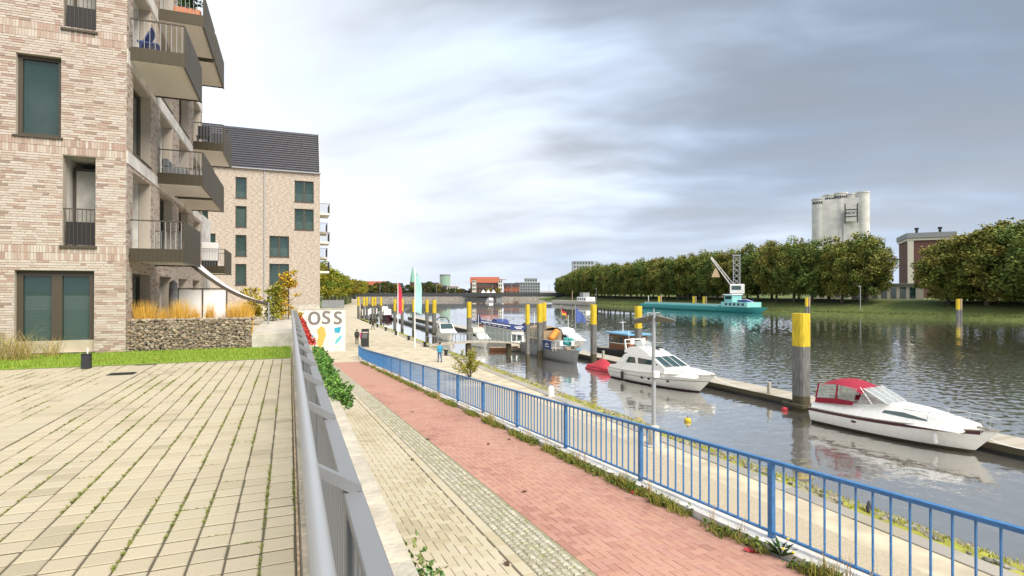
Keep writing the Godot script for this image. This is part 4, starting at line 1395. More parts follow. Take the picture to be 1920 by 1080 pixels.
func trunk_mesh(h: float, r: float, spread: float) -> ArrayMesh:
	var m := MB.new()
	m.tube([Vector3(0, -1.0, 0), Vector3(0, h * 0.3, 0), Vector3(0.1, h * 0.62, 0.1), Vector3(0, h, 0)], [r * 1.25, r, r * 0.7, r * 0.2], 8)
	for k in 7:
		var a := k * 2.4
		var y := h * (0.3 + 0.05 * k)
		m.tube([Vector3(0, y, 0), Vector3(cos(a) * spread * 0.5, y + h * 0.13, sin(a) * spread * 0.5), Vector3(cos(a) * spread, y + h * 0.3, sin(a) * spread)], [r * 0.5, r * 0.33, r * 0.1], 6)
	return m.mesh()

func tree(called: String, label: String, group: String, at: Vector3, cm: Mesh, tm: Mesh, lift: float, s: Vector3, turn: float) -> void:
	var t := thing(called, label, "tree", at, turn, group)
	put(tm, "trunk", M.bark, t)
	var c := put(cm, "crown", M.leaf, t)
	c.position.y = lift
	t.scale = s

func bank_x(z: float) -> float:
	var p := [[40.0, 205.0], [-60.0, 176.0], [-90.0, 164.0], [-137.0, 151.0], [-236.0, 146.0], [-300.0, 152.0], [-403.0, 190.0], [-470.0, 215.0]]
	for i in p.size() - 1:
		if z <= p[i][0] and z >= p[i + 1][0]:
			return lerpf(p[i][1], p[i + 1][1], (z - p[i][0]) / (p[i + 1][0] - p[i][0]))
	return p[0][1] if z > 0 else p[p.size() - 1][1]

func far_scale(z: float) -> float:
	return clampf(remap(z, -400.0, -130.0, 0.72, 0.99), 0.7, 1.0)

func build_far_bank() -> void:
	# grassy slope and flat top
	var m := MB.new()
	var f := FastNoiseLite.new()
	f.seed = 6; f.frequency = 0.07
	var rows: Array = []
	var z := 40.0
	while z > -471.0:
		var x := bank_x(z)
		var row := PackedVector3Array()
		for q in [[-1.0, -6.6], [0.6, -5.2], [2.0, -4.9], [6.0, -4.2], [12.0, -2.9], [20.0, -1.6], [30.0, -1.2], [300.0, -1.0], [900.0, -1.0]]:
			row.append(Vector3(x + q[0], q[1] + (f.get_noise_2d(x + q[0], z) * 0.3 if q[0] > 0 and q[0] < 40 else 0.0), z))
		rows.append(row)
		z -= 5.0
	for r in rows.size() - 1:
		for i in 8:
			m.col = vary([Color(0.12, 0.1, 0.07), Color(0.11, 0.1, 0.05), Color(0.95, 1.0, 0.8), Color(1.05, 1.1, 0.9), Color(1.0, 1.05, 0.85), Color(0.97, 1.03, 0.85), Color(1.0, 1.05, 0.85), Color(1.0, 1.05, 0.85)][i] if i > 1 else Color(1.6, 1.1, 1.6), 0.08)
			m.quad(rows[r][i], rows[r + 1][i], rows[r + 1][i + 1], rows[r][i + 1])
	var fb := ground(m, "far_bank", M.bank)
	var reed := MB.new()
	for i in 5000:
		var zz := 10.0 - rng.randf() * 330.0
		var x := bank_x(zz)
		blades(reed, Vector3(x + 0.8 + rng.randf() * 5.0, -5.15 + rng.randf() * 0.2, zz), 2, 0.7, 0.5, Color(0.05, 0.075, 0.015), Color(0.14, 0.13, 0.035), 0.09, 0.5)
	put(reed, "bank_grass", M.grass, fb, "stuff")
	# plane trees in two rows
	var olive := [Color(0.129, 0.182, 0.028), Color(0.168, 0.210, 0.031), Color(0.198, 0.202, 0.037), Color(0.114, 0.163, 0.028), Color(0.212, 0.210, 0.044)]
	var deep := [Color(0.107, 0.163, 0.028), Color(0.121, 0.182, 0.031), Color(0.151, 0.182, 0.031)]
	var warm := [Color(0.175, 0.191, 0.028), Color(0.219, 0.200, 0.034), Color(0.146, 0.182, 0.028)]
	var cms: Array = []
	for k in 6:
		cms.append(crown(7.6, 10.2, 7.6, 160, 100, 0.66, [olive, deep, warm][k % 3]))
	var tms := [trunk_mesh(15.0, 0.42, 4.5), trunk_mesh(14.0, 0.36, 4.0)]
	var n := 0
	var list: Array = []
	z = -412.0
	while z < -60.0:
		list.append(z)
		z += 7.4 if z < -150 else 8.0
	for zz in list:
		if zz > -114.5: continue
		var x := bank_x(zz) + 15.5
		var s := rng.randf_range(0.94, 1.06) * far_scale(zz)
		tree("plane_tree", "olive plane tree in the front row on the far bank, %s counted from the bridge" % ordinal(n), "front row of plane trees on the far bank", Vector3(x + jit(1.0), -2.2, zz + jit(1.2)), cms[n % 6], tms[n % 2], 11.2, Vector3(s * 1.04, s * rng.randf_range(0.96, 1.06), s), rng.randf() * TAU)
		n += 1
	n = 0
	z = -405.0
	while z < -118.0:
		var x := bank_x(z) + 27.0
		var s := rng.randf_range(0.98, 1.08) * far_scale(z)
		tree("plane_tree", "dark plane tree in the back row on the far bank, %s counted from the bridge" % ordinal(n), "back row of plane trees on the far bank", Vector3(x, -1.3, z), cms[(n * 5 + 1) % 6], tms[n % 2], 11.4, Vector3(s, s, s), rng.randf() * TAU)
		n += 1
		z += 12.0
	for q in [[177.0, -102.0, 0.86, "smallest tree of the right-hand clump, beside the brick building"], [178.0, -93.0, 1.0, "large tree at the right edge of the far bank, nearest of its clump"], [187.0, -88.0, 1.08, "large tree at the far right, behind the nearest of its clump"], [182.0, -99.0, 0.95, "large tree right of the brick building, with warm brown leaves"], [192.0, -95.0, 1.12, "tallest tree of the clump at the far right"], [179.0, -83.0, 1.05, "low-hanging tree at the very right edge of the far bank"]]:
		tree("broadleaf_tree", q[3], "clump of trees at the far right", Vector3(q[0], -1.8, q[1]), cms[rng.randi() % 6], tms[0], 9.6, Vector3(q[2] * 1.25, q[2] * 1.05, q[2] * 1.25), rng.randf() * TAU)
	# mooring posts along the bank, with warning stripes
	var k := 0
	var mp := [[-91.0, "at the right, before the dark trees"], [-128.0, "right of the moored barge's stern"], [-170.0, "behind the barge, right of a pair"], [-175.5, "behind the barge, left of a pair"], [-196.0, "near the barge's bow"]]
	for q in mp:
		var x := bank_x(q[0]) - 1.5
		var p := thing("mooring_post", "yellow and brown mooring post on the far bank, " + q[1], "post", Vector3(x, WATER - 0.8, q[0]), 0, "mooring posts on the far bank")
		for s in [-0.5, 0.5]:
			m = MB.new()
			m.tube([Vector3(s, 0, 0), Vector3(s, 3.3, 0)], 0.42, 10)
			put(m, "pile", M.pile, p)
			m = MB.new()
			m.tube([Vector3(s, 3.3, 0), Vector3(s, 6.1, 0)], 0.43, 10)
			put(m, "painted_top", M.yellow if s < 0 else M.tan, p)
	# silo behind the trees
	var silo := thing("grain_silo", "tall grey concrete silo of joined round towers above the trees", "silo", Vector3(306, -1, -235), deg_to_rad(-50))
	for i in 5:
		m = MB.new()
		var h: float = [58.0, 60.0, 60.6, 59.6, 60.2][i]
		m.tube([Vector3(-11.0 + i * 5.5, 0, -0.6 if i % 2 else 0.0), Vector3(-11.0 + i * 5.5, h, -0.6 if i % 2 else 0.0)], 4.0, 28)
		put(m, "cylinder", M.silo, silo)
		m = MB.new()
		m.tube([Vector3(-11.0 + i * 5.5, h, -0.6 if i % 2 else 0.0), Vector3(-11.0 + i * 5.5, h + 0.7, -0.6 if i % 2 else 0.0)], 4.2, 28)
		put(m, "rim", M.silo, silo)
		if i < 3:
			for j in 7:
				var a := PI * (0.2 + 0.6 * j / 6.0)
				var c := Vector3(-11.0 + i * 5.5 + cos(a) * 3.95, h - 2.0, (-0.6 if i % 2 else 0.0) + sin(a) * 3.95)
				m = MB.new()
				m.box(c, Vector3(0.8, 1.3, 0.5), rot_y(-a + PI / 2))
				put(m, "opening", M.dark, silo)
	boxpart("core_wall", Vector3(-11, 0, -6), Vector3(11, 57.5, 3.7), M.silo, silo)
	boxpart("shaft", Vector3(1.5, 0, 2.4), Vector3(4.6, 50, 4.6), M.silo, silo)
	var sg := thing("silo_sign", "framed sign with dark letters high on the grey silo", "sign", Vector3(306, -1, -235), deg_to_rad(-50))
	boxpart("board", Vector3(2.2, 43.5, 5.4), Vector3(8.6, 53.2, 5.9), M.silo, sg)
	for q in [[2.0, 2.5], [8.3, 8.8]]: boxpart("frame_side", Vector3(q[0], 42.6, 5.3), Vector3(q[1], 54, 6.2), M.dark, sg)
	for y in [46.2, 50.2]: boxpart("frame_bar", Vector3(2.5, y, 5.9), Vector3(8.3, y + 0.45, 6.1), M.dark, sg)
	letters("BECK'S", 2.1, Vector3(5.4, 48.4, 6.0), 0, M.dark, sg)
	for q in [-1.2, 0.6]: boxpart("bracket", Vector3(4.5 + q * 2, 47, 2.0), Vector3(4.8 + q * 2, 47.4, 5.4), M.dark, sg)
	# brick factory block
	var fac := thing("brick_factory", "dark red brick block with pale corner and flat roof between the trees", "building", Vector3(246, -1, -149), deg_to_rad(-48))
	boxpart("brick_wall", Vector3(-7.6, 0, -18), Vector3(7.0, 23.5, 4), M.red_brick, fac)
	for q in [[-8.0, -6.0], [6.9, 7.6]]: boxpart("corner_pier", Vector3(q[0], 0, 3.4), Vector3(q[1], 23.5, 4.4), M.pale_wall, fac)
	boxpart("band", Vector3(-8.1, 23.5, -18), Vector3(7.7, 24.6, 4.5), M.pale_wall, fac)
	boxpart("roof", Vector3(-8.4, 24.6, -19), Vector3(8.1, 26.6, 4.9), M.grey_wall, fac)
	for x in [-3.5, 4.5]:
		m = MB.new()
		m.tube([Vector3(x, 26.6, -4), Vector3(x, 28.6, -4), Vector3(x, 28.8, -4), Vector3(x, 29.4, -4)], [0.5, 0.5, 0.8, 0.8], 10)
		put(m, "roof_vent", M.dark, fac)
	# low white hall and its neighbour under the trees
	for q in [[186.0, -126.0, 20.0, 5.4, 30, "low white hall with dark window posts under the far trees"], [190.0, -150.0, 14.0, 4.2, 40, "small pale pavilion under the far trees, left of the white hall"], [178.0, -205.0, 26.0, 4.0, 70, "low pale building glimpsed between the tree trunks"]]:
		var h := thing("low_hall", q[5], "building", Vector3(q[0], -1.6, q[1]), deg_to_rad(-52.0), "low pale buildings under the trees")
		boxpart("wall", Vector3(-q[2] * 0.5, 0, -4), Vector3(q[2] * 0.5, q[3], 0), M.pale_wall, h)
		boxpart("roof", Vector3(-q[2] * 0.5 - 0.4, q[3], -4.4), Vector3(q[2] * 0.5 + 0.4, q[3] + 0.4, 0.6), M.grey_wall, h)
		var nw := int(q[2] / 2.6)
		for i in nw:
			boxpart("window", Vector3(-q[2] * 0.5 + 0.7 + i * 2.6, 0.8, 0.0), Vector3(-q[2] * 0.5 + 2.3 + i * 2.6, q[3] - 0.9, 0.06), M.glass, h)

func far_block(called: String, label: String, at: Vector3, turn: float, w: float, h: float, d: float, wall: Material, cols: int, rows: int, roof: Material, roof_h := 0.0) -> Node3D:
	var b := thing(called, label, "building", at, turn)
	boxpart("wall", Vector3(-w * 0.5, 0, -d), Vector3(w * 0.5, h, 0), wall, b)
	if roof_h > 0.0:
		var m := MB.new()
		m.prism(PackedVector2Array([Vector2(-0.6, h), Vector2(d + 0.6, h), Vector2(d * 0.75, h + roof_h), Vector2(d * 0.25, h + roof_h)]), Transform3D(Basis(Vector3(0, 0, -1), Vector3.UP, Vector3(1, 0, 0)), Vector3.ZERO), -w * 0.5 - 0.4, w * 0.5 + 0.4)
		put(m, "roof", roof, b)
	else:
		boxpart("roof", Vector3(-w * 0.5 - 0.3, h, -d - 0.3), Vector3(w * 0.5 + 0.3, h + 0.6, 0.3), roof, b)
	for r in rows:
		for c in cols:
			var x := -w * 0.5 + w * (c + 0.5) / cols
			var y := h * (r + 0.55) / rows
			boxpart("window", Vector3(x - w / cols * 0.3, y - h / rows * 0.27, 0.0), Vector3(x + w / cols * 0.3, y + h / rows * 0.27, 0.08), M.glass, b)
	return b

func build_city() -> void:
	var t := deg_to_rad(-21.85)
	# bridge
	var br := thing("river_bridge", "long dark flat bridge crossing the river in the distance", "bridge", Vector3(42, -1.0, -455), -atan2(61.0, 153.0))
	boxpart("deck", Vector3(-20, -1.6, -5), Vector3(190, 0.2, 5), M.bridge, br)
	boxpart("parapet", Vector3(-20, 0.2, 4.7), Vector3(190, 1.3, 5.0), M.bridge, br)
	for x in [2.0, 92.0, 118.0, 165.0]:
		boxpart("pier", Vector3(x, -6.5, -4), Vector3(x + 4.0, -1.6, 4), M.grey_wall, br)
	boxpart("island", Vector3(94.0, -6.5, -8), Vector3(118.0, -2.9, 8), M.bridge, br)
	for i in 12:
		var m := MB.new()
		m.tube([Vector3(-5 + i * 15, 0.2, -4.5), Vector3(-5 + i * 15, 8.0, -4.5)], 0.12, 5)
		put(m, "lamp_post", M.zinc, br)
	far_block("brick_warehouse", "red brick warehouse with steep red roof behind the bridge", Vector3(169.5, -2, -492), t, 26.5, 11.5, 16, M.red_brick, 9, 3, M.tile_red, 5.5)
	for q in [[158.0, -488.0, "left"], [180.5, -479.0, "right"]]:
		var g := far_block("stair_gable", "pale stepped wing on the warehouse's %s corner" % q[2], Vector3(q[0], -2, q[1]), t, 3.6, 14.0, 3.0, M.pale_wall, 2, 4, M.tile_red)
	for i in 3:
		var tn := thing("market_tent", "white pointed tent before the brick warehouse, %s from the left" % ordinal(i), "tent", Vector3(164.5 + i * 4.3, -2, -480.5 + i * 1.7), t, "white tents before the warehouse")
		var m := MB.new()
		m.loft([PackedVector3Array([Vector3(-2, 2.2, 2), Vector3(2, 2.2, 2), Vector3(2, 2.2, -2), Vector3(-2, 2.2, -2)]), PackedVector3Array([Vector3(-0.05, 5.0, 0.05), Vector3(0.05, 5.0, 0.05), Vector3(0.05, 5.0, -0.05), Vector3(-0.05, 5.0, -0.05)])], true, false, true)
		put(m, "tent_roof", M.white, tn)
		for c in [[-1.9, -1.9], [1.9, -1.9], [-1.9, 1.9], [1.9, 1.9]]: boxpart("pole", Vector3(c[0] - 0.08, 0, c[1] - 0.08), Vector3(c[0] + 0.08, 2.2, c[1] + 0.08), M.white, tn)
	far_block("office_building", "wide dark glass office building right of the warehouse", Vector3(223, -1, -514), t, 25, 11.0, 16, M.grey_wall, 10, 4, M.zinc)
	far_block("office_building", "pale upper storey block on top of the dark office building's right half", Vector3(228, 10.7, -517), t, 13, 3.6, 10, M.zinc, 5, 1, M.zinc)
	far_block("town_house", "small reddish house between warehouse and dark offices", Vector3(200, -1, -500), t, 15, 8.0, 10, M.tile_red, 5, 2, M.slate, 2.5)
	far_block("tower_block", "pale tower block with glazed top rising over the far trees", Vector3(295, -1, -528), t, 22, 34.5, 16, M.zinc, 7, 9, M.grey_wall)
	var rt := thing("round_tower", "round glass tower on the skyline left of the warehouse", "building", Vector3(169, -1, -632), 0)
	var m := MB.new()
	m.tube([Vector3.ZERO, Vector3(0, 20.6, 0)], 6.0, 20)
	put(m, "drum", M.copper, rt)
	m = MB.new()
	m.tube([Vector3(0, 20.6, 0), Vector3(0, 22.2, 0)], 6.3, 20)
	put(m, "cornice", M.grey_wall, rt)
	for i in 20:
		var a := TAU * i / 20
		m = MB.new()
		m.box(Vector3(cos(a) * 6.05, 10.5, sin(a) * 6.05), Vector3(0.35, 20, 0.35), rot_y(-a))
		put(m, "rib", M.pale_wall, rt)
	far_block("pale_block", "pale low block at the foot of the round tower", Vector3(166, -1, -618), t, 28, 7.5, 10, M.pale_wall, 9, 2, M.tile_red)
	var ch := thing("church_tower", "church tower with tall green copper spire on the skyline", "church", Vector3(123, -1, -597), t)
	boxpart("tower", Vector3(-2.6, 0, -5.2), Vector3(2.6, 12.5, 0), M.red_brick, ch)
	m = MB.new()
	var ring := PackedVector3Array()
	var tip := PackedVector3Array()
	for i in 8:
		var a := -TAU * i / 8
		ring.append(Vector3(cos(a) * 3.0, 12.5, -2.6 + sin(a) * 3.0)); tip.append(Vector3(cos(a) * 0.05, 30.0, -2.6 + sin(a) * 0.05))
	m.loft([ring, tip], true, false, true)
	put(m, "spire", M.copper, ch)
	for y in [5.0, 9.0]: boxpart("louvre", Vector3(-0.8, y, 0), Vector3(0.8, y + 2.4, 0.08), M.dark, ch)
	far_block("town_house", "reddish gabled house on the left skyline, nearest the left trees", Vector3(72, -1, -540), t, 26, 8.5, 12, M.salmon, 7, 3, M.tile_red, 3.6)
	far_block("town_house", "long dark-roofed house on the skyline left of the church", Vector3(92, -1, -560), t, 24, 6.2, 12, M.pale_wall, 8, 2, M.slate, 4.6)
	far_block("town_house", "brown house on the skyline just right of the church spire", Vector3(139, -1, -590), t, 20, 9.0, 12, M.red_brick, 6, 3, M.slate, 3.0)
	far_block("town_house", "dark low house right of the brown one on the skyline", Vector3(150, -1, -585), t, 14, 7.0, 10, M.red_brick, 4, 2, M.slate, 2.0)
	var cr := thing("tower_crane", "thin construction crane with long jib over the skyline", "crane", Vector3(212, -1, -560), t)
	boxpart("mast", Vector3(-0.5, 0, -0.5), Vector3(0.5, 16, 0.5), M.tan, cr)
	boxpart("jib", Vector3(-14, 14.6, -0.4), Vector3(6, 15.4, 0.4), M.tan, cr)
	# left bank trees, sunlit yellow-green, and the row by the bridge
	var lime := [Color(0.22, 0.27, 0.018), Color(0.27, 0.3, 0.02), Color(0.32, 0.3, 0.025), Color(0.17, 0.23, 0.02)]
	var gold := [Color(0.3, 0.24, 0.025), Color(0.22, 0.22, 0.025), Color(0.26, 0.19, 0.02)]
	var c1 := crown(5.0, 4.8, 5.0, 70, 50, 0.62, lime)
	var c2 := crown(5.0, 4.6, 5.0, 60, 46, 0.66, gold)
	var c3 := crown(5.2, 4.6, 5.2, 60, 46, 0.66, [Color(0.06, 0.09, 0.015), Color(0.08, 0.1, 0.02)])
	var tm := trunk_mesh(8.0, 0.28, 3.0)
	var spots := [[4.0, -118.0, 1.05, 0], [6.5, -140.0, 1.05, 0], [10.0, -163.0, 1.05, 0], [13.5, -186.0, 1.0, 0], [18.0, -210.0, 1.0, 0], [22.5, -236.0, 0.95, 1], [27.0, -262.0, 1.0, 1], [32.0, -290.0, 1.0, 0], [37.0, -320.0, 1.05, 1], [41.0, -350.0, 1.1, 1], [45.0, -385.0, 1.1, 0]]
	for i in spots.size():
		var s: Array = spots[i]
		tree("bank_tree", "yellow-green tree on the left bank, %s beyond the far apartment building" % ordinal(i), "trees along the left bank", Vector3(s[0], -0.4, s[1]), [c1, c2][s[3]], tm, 4.7, Vector3.ONE * s[2] * 0.86, rng.randf() * TAU)
	for i in 16:
		var x := 62.0 + i * 6.6
		tree("skyline_tree", "skyline tree behind the bridge's left half, %s from the left" % ordinal(i), "trees behind the bridge", Vector3(x, -1.2, -505.0 - (i % 3) * 8), [c3, c2, c3][i % 3], tm, 5.0, Vector3(1.3, [1.0, 0.9, 1.25, 1.35, 1.1, 0.7][i % 6] if i < 11 else 0.62, 1.3), rng.randf() * TAU)
	for i in 5:
		var x := 166.0 + i * 4.0
		if i == 1 or i == 3:
			tree("skyline_tree", "golden tree before the brick warehouse, %s one" % ("left" if i == 1 else "right"), "trees before the warehouse", Vector3(x, -2.0, -481.0 + i), c2, tm, 4.2, Vector3(0.62, 0.8, 0.62), i)
	plate(PackedVector2Array([Vector2(-900, 500), Vector2(900, 500), Vector2(1500, 2500), Vector2(-1500, 2500)]), -1.2, -7.4, "city_ground", M.quay_wall)

func ribbed(m: MB, y0: float, y1: float, r: float, seg := 20, depth := 0.93) -> void:
	var rings: Array = []
	for y in [y0, y1]:
		var ring := PackedVector3Array()
		for k in seg:
			var a := -TAU * k / seg
			var rr := r if (k / 2) % 2 == 0 else r * depth
			ring.append(Vector3(cos(a) * rr, y, sin(a) * rr))
		rings.append(ring)
	m.loft(rings, true, true, true)

func pile(label: String, x: float, z: float, r: float, top := 0.25) -> void:
	var p := thing("mooring_pile", label, "pile", Vector3(x, WATER, z), 0, "yellow-topped mooring piles in the marina")
	var h := top - WATER
	var m := MB.new()
	ribbed(m, 0.95, h - 2.0, r)
	put(m, "shaft", M.pile, p)
	m = MB.new()
	ribbed(m, h - 2.0, h, r * 1.012)
	put(m, "painted_top", M.yellow, p)
	m = MB.new()
	ribbed(m, -1.2, 0.95, r * 1.004)
	put(m, "stained_foot", M.algae, p)

func build_marina() -> void:
	var x0 := 29.35
	var x1 := 31.5
	var top := -5.2
	var p := thing("pontoon", "long weathered wooden pontoon lying along the open river", "pontoon")
	var m := MB.new()
	m.span(Vector3(x0 + 0.06, top - 0.07, 12), Vector3(x1 - 0.06, WATER - 0.4, -148))
	put(m, "float_body", M.dark, p)
	for q in [x0, x1]:
		m = MB.new()
		m.span(Vector3(q - 0.05, top - 0.02, 12), Vector3(q + 0.05, top - 0.3, -148))
		put(m, "side_beam", M.algae, p)
	var list: Array = []
	for i in 190:
		list.append([Vector3((x0 + x1) * 0.5, top + jit(0.004), 8.0 - i * 0.3), Vector3(x1 - x0 + 0.06, 0.05, 0.288), rng.randi() % 5, tilt(0.002)])
	lay(list, p, M.plank, "plank", [Color(1, 1, 1), Color(0.9, 0.88, 0.85), Color(1.08, 1.06, 1.02), Color(0.82, 0.8, 0.76), Color(0.95, 0.96, 0.97)], 0.008, 190)
	m = MB.new()
	m.span(Vector3(x0 - 0.02, top, -49.1), Vector3(x1 + 0.02, top - 0.05, -148))
	put(m, "far_deck", M.plank, p)
	for i in 9:
		boxpart("cleat_post", Vector3(x0 + 0.15, top, -20.8 - i * 7), Vector3(x0 + 0.35, top + 0.75, -21.0 - i * 7), M.plank, p, 0.02)
	pile("large yellow-topped grey pile beside the red-canopied boat", 29.0, -24.9, 0.5)
	pile("yellow-topped pile behind the street lamp and the white yacht", 29.27, -42.3, 0.34)
	pile("yellow-topped pile between the grey workboat and the red dinghy", 28.6, -49.1, 0.33)
	pile("yellow-topped pile at the grey workboat's stern, front one of two", 25.0, -54.3, 0.33)
	pile("yellow-topped pile just behind the grey workboat's stern pile", 25.9, -55.2, 0.3, 0.34)
	pile("slender yellow-topped pile at the houseboat's near end", 22.4, -51.6, 0.22)
	pile("yellow-topped pile behind the houseboat's blue roof arch", 21.1, -67.2, 0.31)
	pile("yellow-topped pile left of the white arch boat, right one of a pair", 20.6, -83.4, 0.32)
	pile("yellow-topped pile left of the white arch boat, left one of a pair", 20.2, -86.5, 0.27)
	pile("yellow-topped pile just behind the teal banner", 18.8, -90.0, 0.25)
	pile("yellow-topped pile right of the red banner", 17.65, -93.8, 0.25)
	pile("yellow-topped pile left of the red banner", 16.5, -94.3, 0.25)
	for i in 6:
		pile("far yellow-topped pile in the distant cluster on the left, %s from the left" % ordinal(i), 14.7 + i * 0.95, -131.6 + (i % 2) * 2.5, 0.27)
	# collar where the big pile guides the pontoon
	var c := thing("pile_collar", "rusty guide collar round the large pile at the pontoon", "collar", Vector3(29.0, -5.25, -24.9))
	for q in [[-0.75, -0.75, 0.75, -0.6], [-0.75, 0.6, 0.75, 0.75], [-0.75, -0.6, -0.6, 0.6]]:
		boxpart("beam", Vector3(q[0], -0.12, q[1]), Vector3(q[2], 0.05, q[3]), M.algae, c)
	var buoys := [[28.1, -25.3, "small red float beside the large pile's foot", M.red], [20.7, -25.2, "yellow buoy floating between the lamp post and the white yacht", M.yellow]]
	for q in buoys:
		var b := thing("buoy", q[2], "buoy", Vector3(q[0], WATER, q[1]))
		m = MB.new()
		m.ball(Vector3(0, 0.06, 0), Vector3(0.2, 0.17, 0.2), 12)
		put(m, "float", q[3], b)
		m = MB.new()
		m.tube([Vector3(0, 0.2, 0), Vector3(0, 0.3, 0)], 0.03, 8)
		put(m, "eye", M.dark, b)
	# gangway from the quay to the pontoon
	var g := thing("gangway", "grey arched gangway leading from the quay to the houseboat", "gangway")
	var pts: Array = []
	for i in 13:
		var u := i / 12.0
		pts.append(Vector3(lerpf(14.3, 26.4, u), -4.5 - 0.25 * u + 0.42 * sin(PI * u), -61.0))
	for i in 12:
		m = MB.new()
		m.bar(pts[i], pts[i + 1], 1.4, 0.14)
		put(m, "deck_panel", M.plank, g)
		for s in [-0.7, 0.7]:
			m = MB.new()
			m.bar(pts[i] + Vector3(0, 1.0, s), pts[i + 1] + Vector3(0, 1.0, s), 0.05, 0.05)
			put(m, "handrail", M.steel_flat, g)
			boxpart("post", pts[i] + Vector3(-0.03, 0.07, s - 0.03), pts[i] + Vector3(0.03, 1.0, s + 0.03), M.steel_flat, g)
	for x in [19.0, 24.0]: boxpart("support", Vector3(x - 0.2, -6.5, -61.3), Vector3(x + 0.2, -4.42, -60.7), M.algae, g)
	var ib := thing("inner_boom", "dark floating boom between the far piles", "boom")
	m = MB.new()
	m.bar(Vector3(25.0, -5.5, -147), Vector3(24.0, -5.5, -90), 1.2, 0.5)
	put(m, "float_body", M.dark, ib)

# ---- boats: +x towards the bow, y = 0 at the waterline
func hull_rings(L: float, B: float, ds: float, db: float, draft: float, rake := 0.9, cut := 1.0) -> Array:
	var rings: Array = []
	for i in 19:
		var s := i / 18.0
		var w := B * 0.5 * pow(maxf(1.0 - pow(maxf(0.0, (s - 0.3) / 0.7), 2.3), 0.0005), 0.85)
		if s < 0.3: w *= 0.93 + 0.07 * s / 0.3
		var dk := lerpf(ds, db, s * s)
		var ring := PackedVector3Array()
		for q in [[1.0, 1.0], [0.97, 0.6], [0.86, 0.2], [0.74, -0.1], [0.0, -1.0], [-0.74, -0.1], [-0.86, 0.2], [-0.97, 0.6], [-1.0, 1.0]]:
			var y: float = dk * q[1] * cut if q[1] > 0 else draft * q[1] * (1.0 - 0.8 * s * s)
			var hh: float = clampf(y / dk, -0.3, 1.0)
			var flare := 1.0 - 0.35 * s * s * (1.0 - maxf(hh, 0.0))
			ring.append(Vector3(s * L - rake * (1.0 - hh) * s * s * s, y, w * q[0] * flare))
		rings.append(ring)
	return rings

func hull(parent: Node3D, L: float, B: float, ds: float, db: float, draft: float, mtl: Material, deck: Material, rake := 0.9) -> Array:
	var rings := hull_rings(L, B, ds, db, draft, rake)
	var m := MB.new()
	m.loft(rings, false, false)
	for i in 8:
		m.tri(rings[0][i], Vector3(0, 0.1, 0), rings[0][i + 1])
	m.tri(rings[0][8], Vector3(0, 0.1, 0), rings[0][0])
	put(m, "hull", mtl, parent)
	m = MB.new()
	for i in 18:
		m.quad(rings[i][8] - Vector3(0, 0.05, 0), rings[i][0] - Vector3(0, 0.05, 0), rings[i + 1][0] - Vector3(0, 0.05, 0), rings[i + 1][8] - Vector3(0, 0.05, 0))
	put(m, "deck", deck, parent)
	return rings

func stripe(parent: Node3D, rings: Array, called: String, f0: float, f1: float, mtl: Material, i0 := 0, i1 := 18) -> void:
	# a band that follows the hull's side, a few millimetres proud
	for sd in [0, 8]:
		var m := MB.new()
		var lo := PackedVector3Array()
		var rows: Array = []
		for i in range(i0, i1 + 1):
			var a: Vector3 = rings[i][sd]
			var b: Vector3 = rings[i][1 if sd == 0 else 7]
			var k := 1.0 / 0.4
			var off := Vector3(0.01, 0, 0.016 if sd == 0 else -0.016)
			rows.append(PackedVector3Array([a.lerp(b, (1.0 - f1) * k) + off, a.lerp(b, (1.0 - f0) * k) + off, a.lerp(b, (1.0 - f0) * k) - off * 0.8, a.lerp(b, (1.0 - f1) * k) - off * 0.8]))
		m.loft(rows, true, true, true)
		put(m, called, mtl, parent)

func boot_top(parent: Node3D, rings: Array, h: float, mtl: Material) -> void:
	# the painted strip along the waterline, a little proud of the hull
	var rows: Array = []
	for r in rings:
		var row := PackedVector3Array()
		for k in [2, 3, 4, 5, 6]:
			var p: Vector3 = r[k]
			if k == 2 or k == 6:
				var q: Vector3 = r[3 if k == 2 else 5]
				p = q.lerp(p, clampf((h - q.y) / maxf(p.y - q.y, 0.01), 0.0, 1.0))
			row.append(Vector3(p.x + 0.008, p.y, p.z * 1.006 + signf(p.z) * 0.006))
		rows.append(row)
	var m := MB.new()
	m.loft(rows, false, false)
	put(m, "boot_top", mtl, parent)

func body(m: MB, poly: Array, yb: float, yt: float, w0: float, w1: float, grow := 0.0) -> void:
	var p2 := PackedVector2Array(poly)
	if Geometry2D.is_polygon_clockwise(p2): p2.reverse()
	var t := Geometry2D.triangulate_polygon(p2)
	var at := func(p: Vector2, s: float) -> Vector3: return Vector3(p.x, p.y, s * (lerpf(w0, w1, clampf((p.y - yb) / (yt - yb), 0.0, 1.0)) + grow))
	for i in range(0, t.size(), 3):
		var q := [p2[t[i]], p2[t[i + 1]], p2[t[i + 2]]]
		if (q[1] - q[0]).cross(q[2] - q[0]) < 0: q.reverse()
		m.tri(at.call(q[0], 1.0), at.call(q[1], 1.0), at.call(q[2], 1.0))
		m.tri(at.call(q[2], -1.0), at.call(q[1], -1.0), at.call(q[0], -1.0))
	for i in p2.size():
		var a := p2[i]
		var b := p2[(i + 1) % p2.size()]
		m.quad(at.call(a, -1.0), at.call(b, -1.0), at.call(b, 1.0), at.call(a, 1.0))

func bodypart(parent: Node3D, called: String, mtl: Material, poly: Array, yb: float, yt: float, w0: float, w1: float, grow := 0.0) -> void:
	var m := MB.new()
	body(m, poly, yb, yt, w0, w1, grow)
	put(m, called, mtl, parent)

func rod(parent: Node3D, called: String, pts: Array, r: float, mtl: Material) -> void:
	var m := MB.new()
	m.tube(pts, r, 8)
	put(m, called, mtl, parent)

func V2(a: float, b: float) -> Vector2:
	return Vector2(a, b)

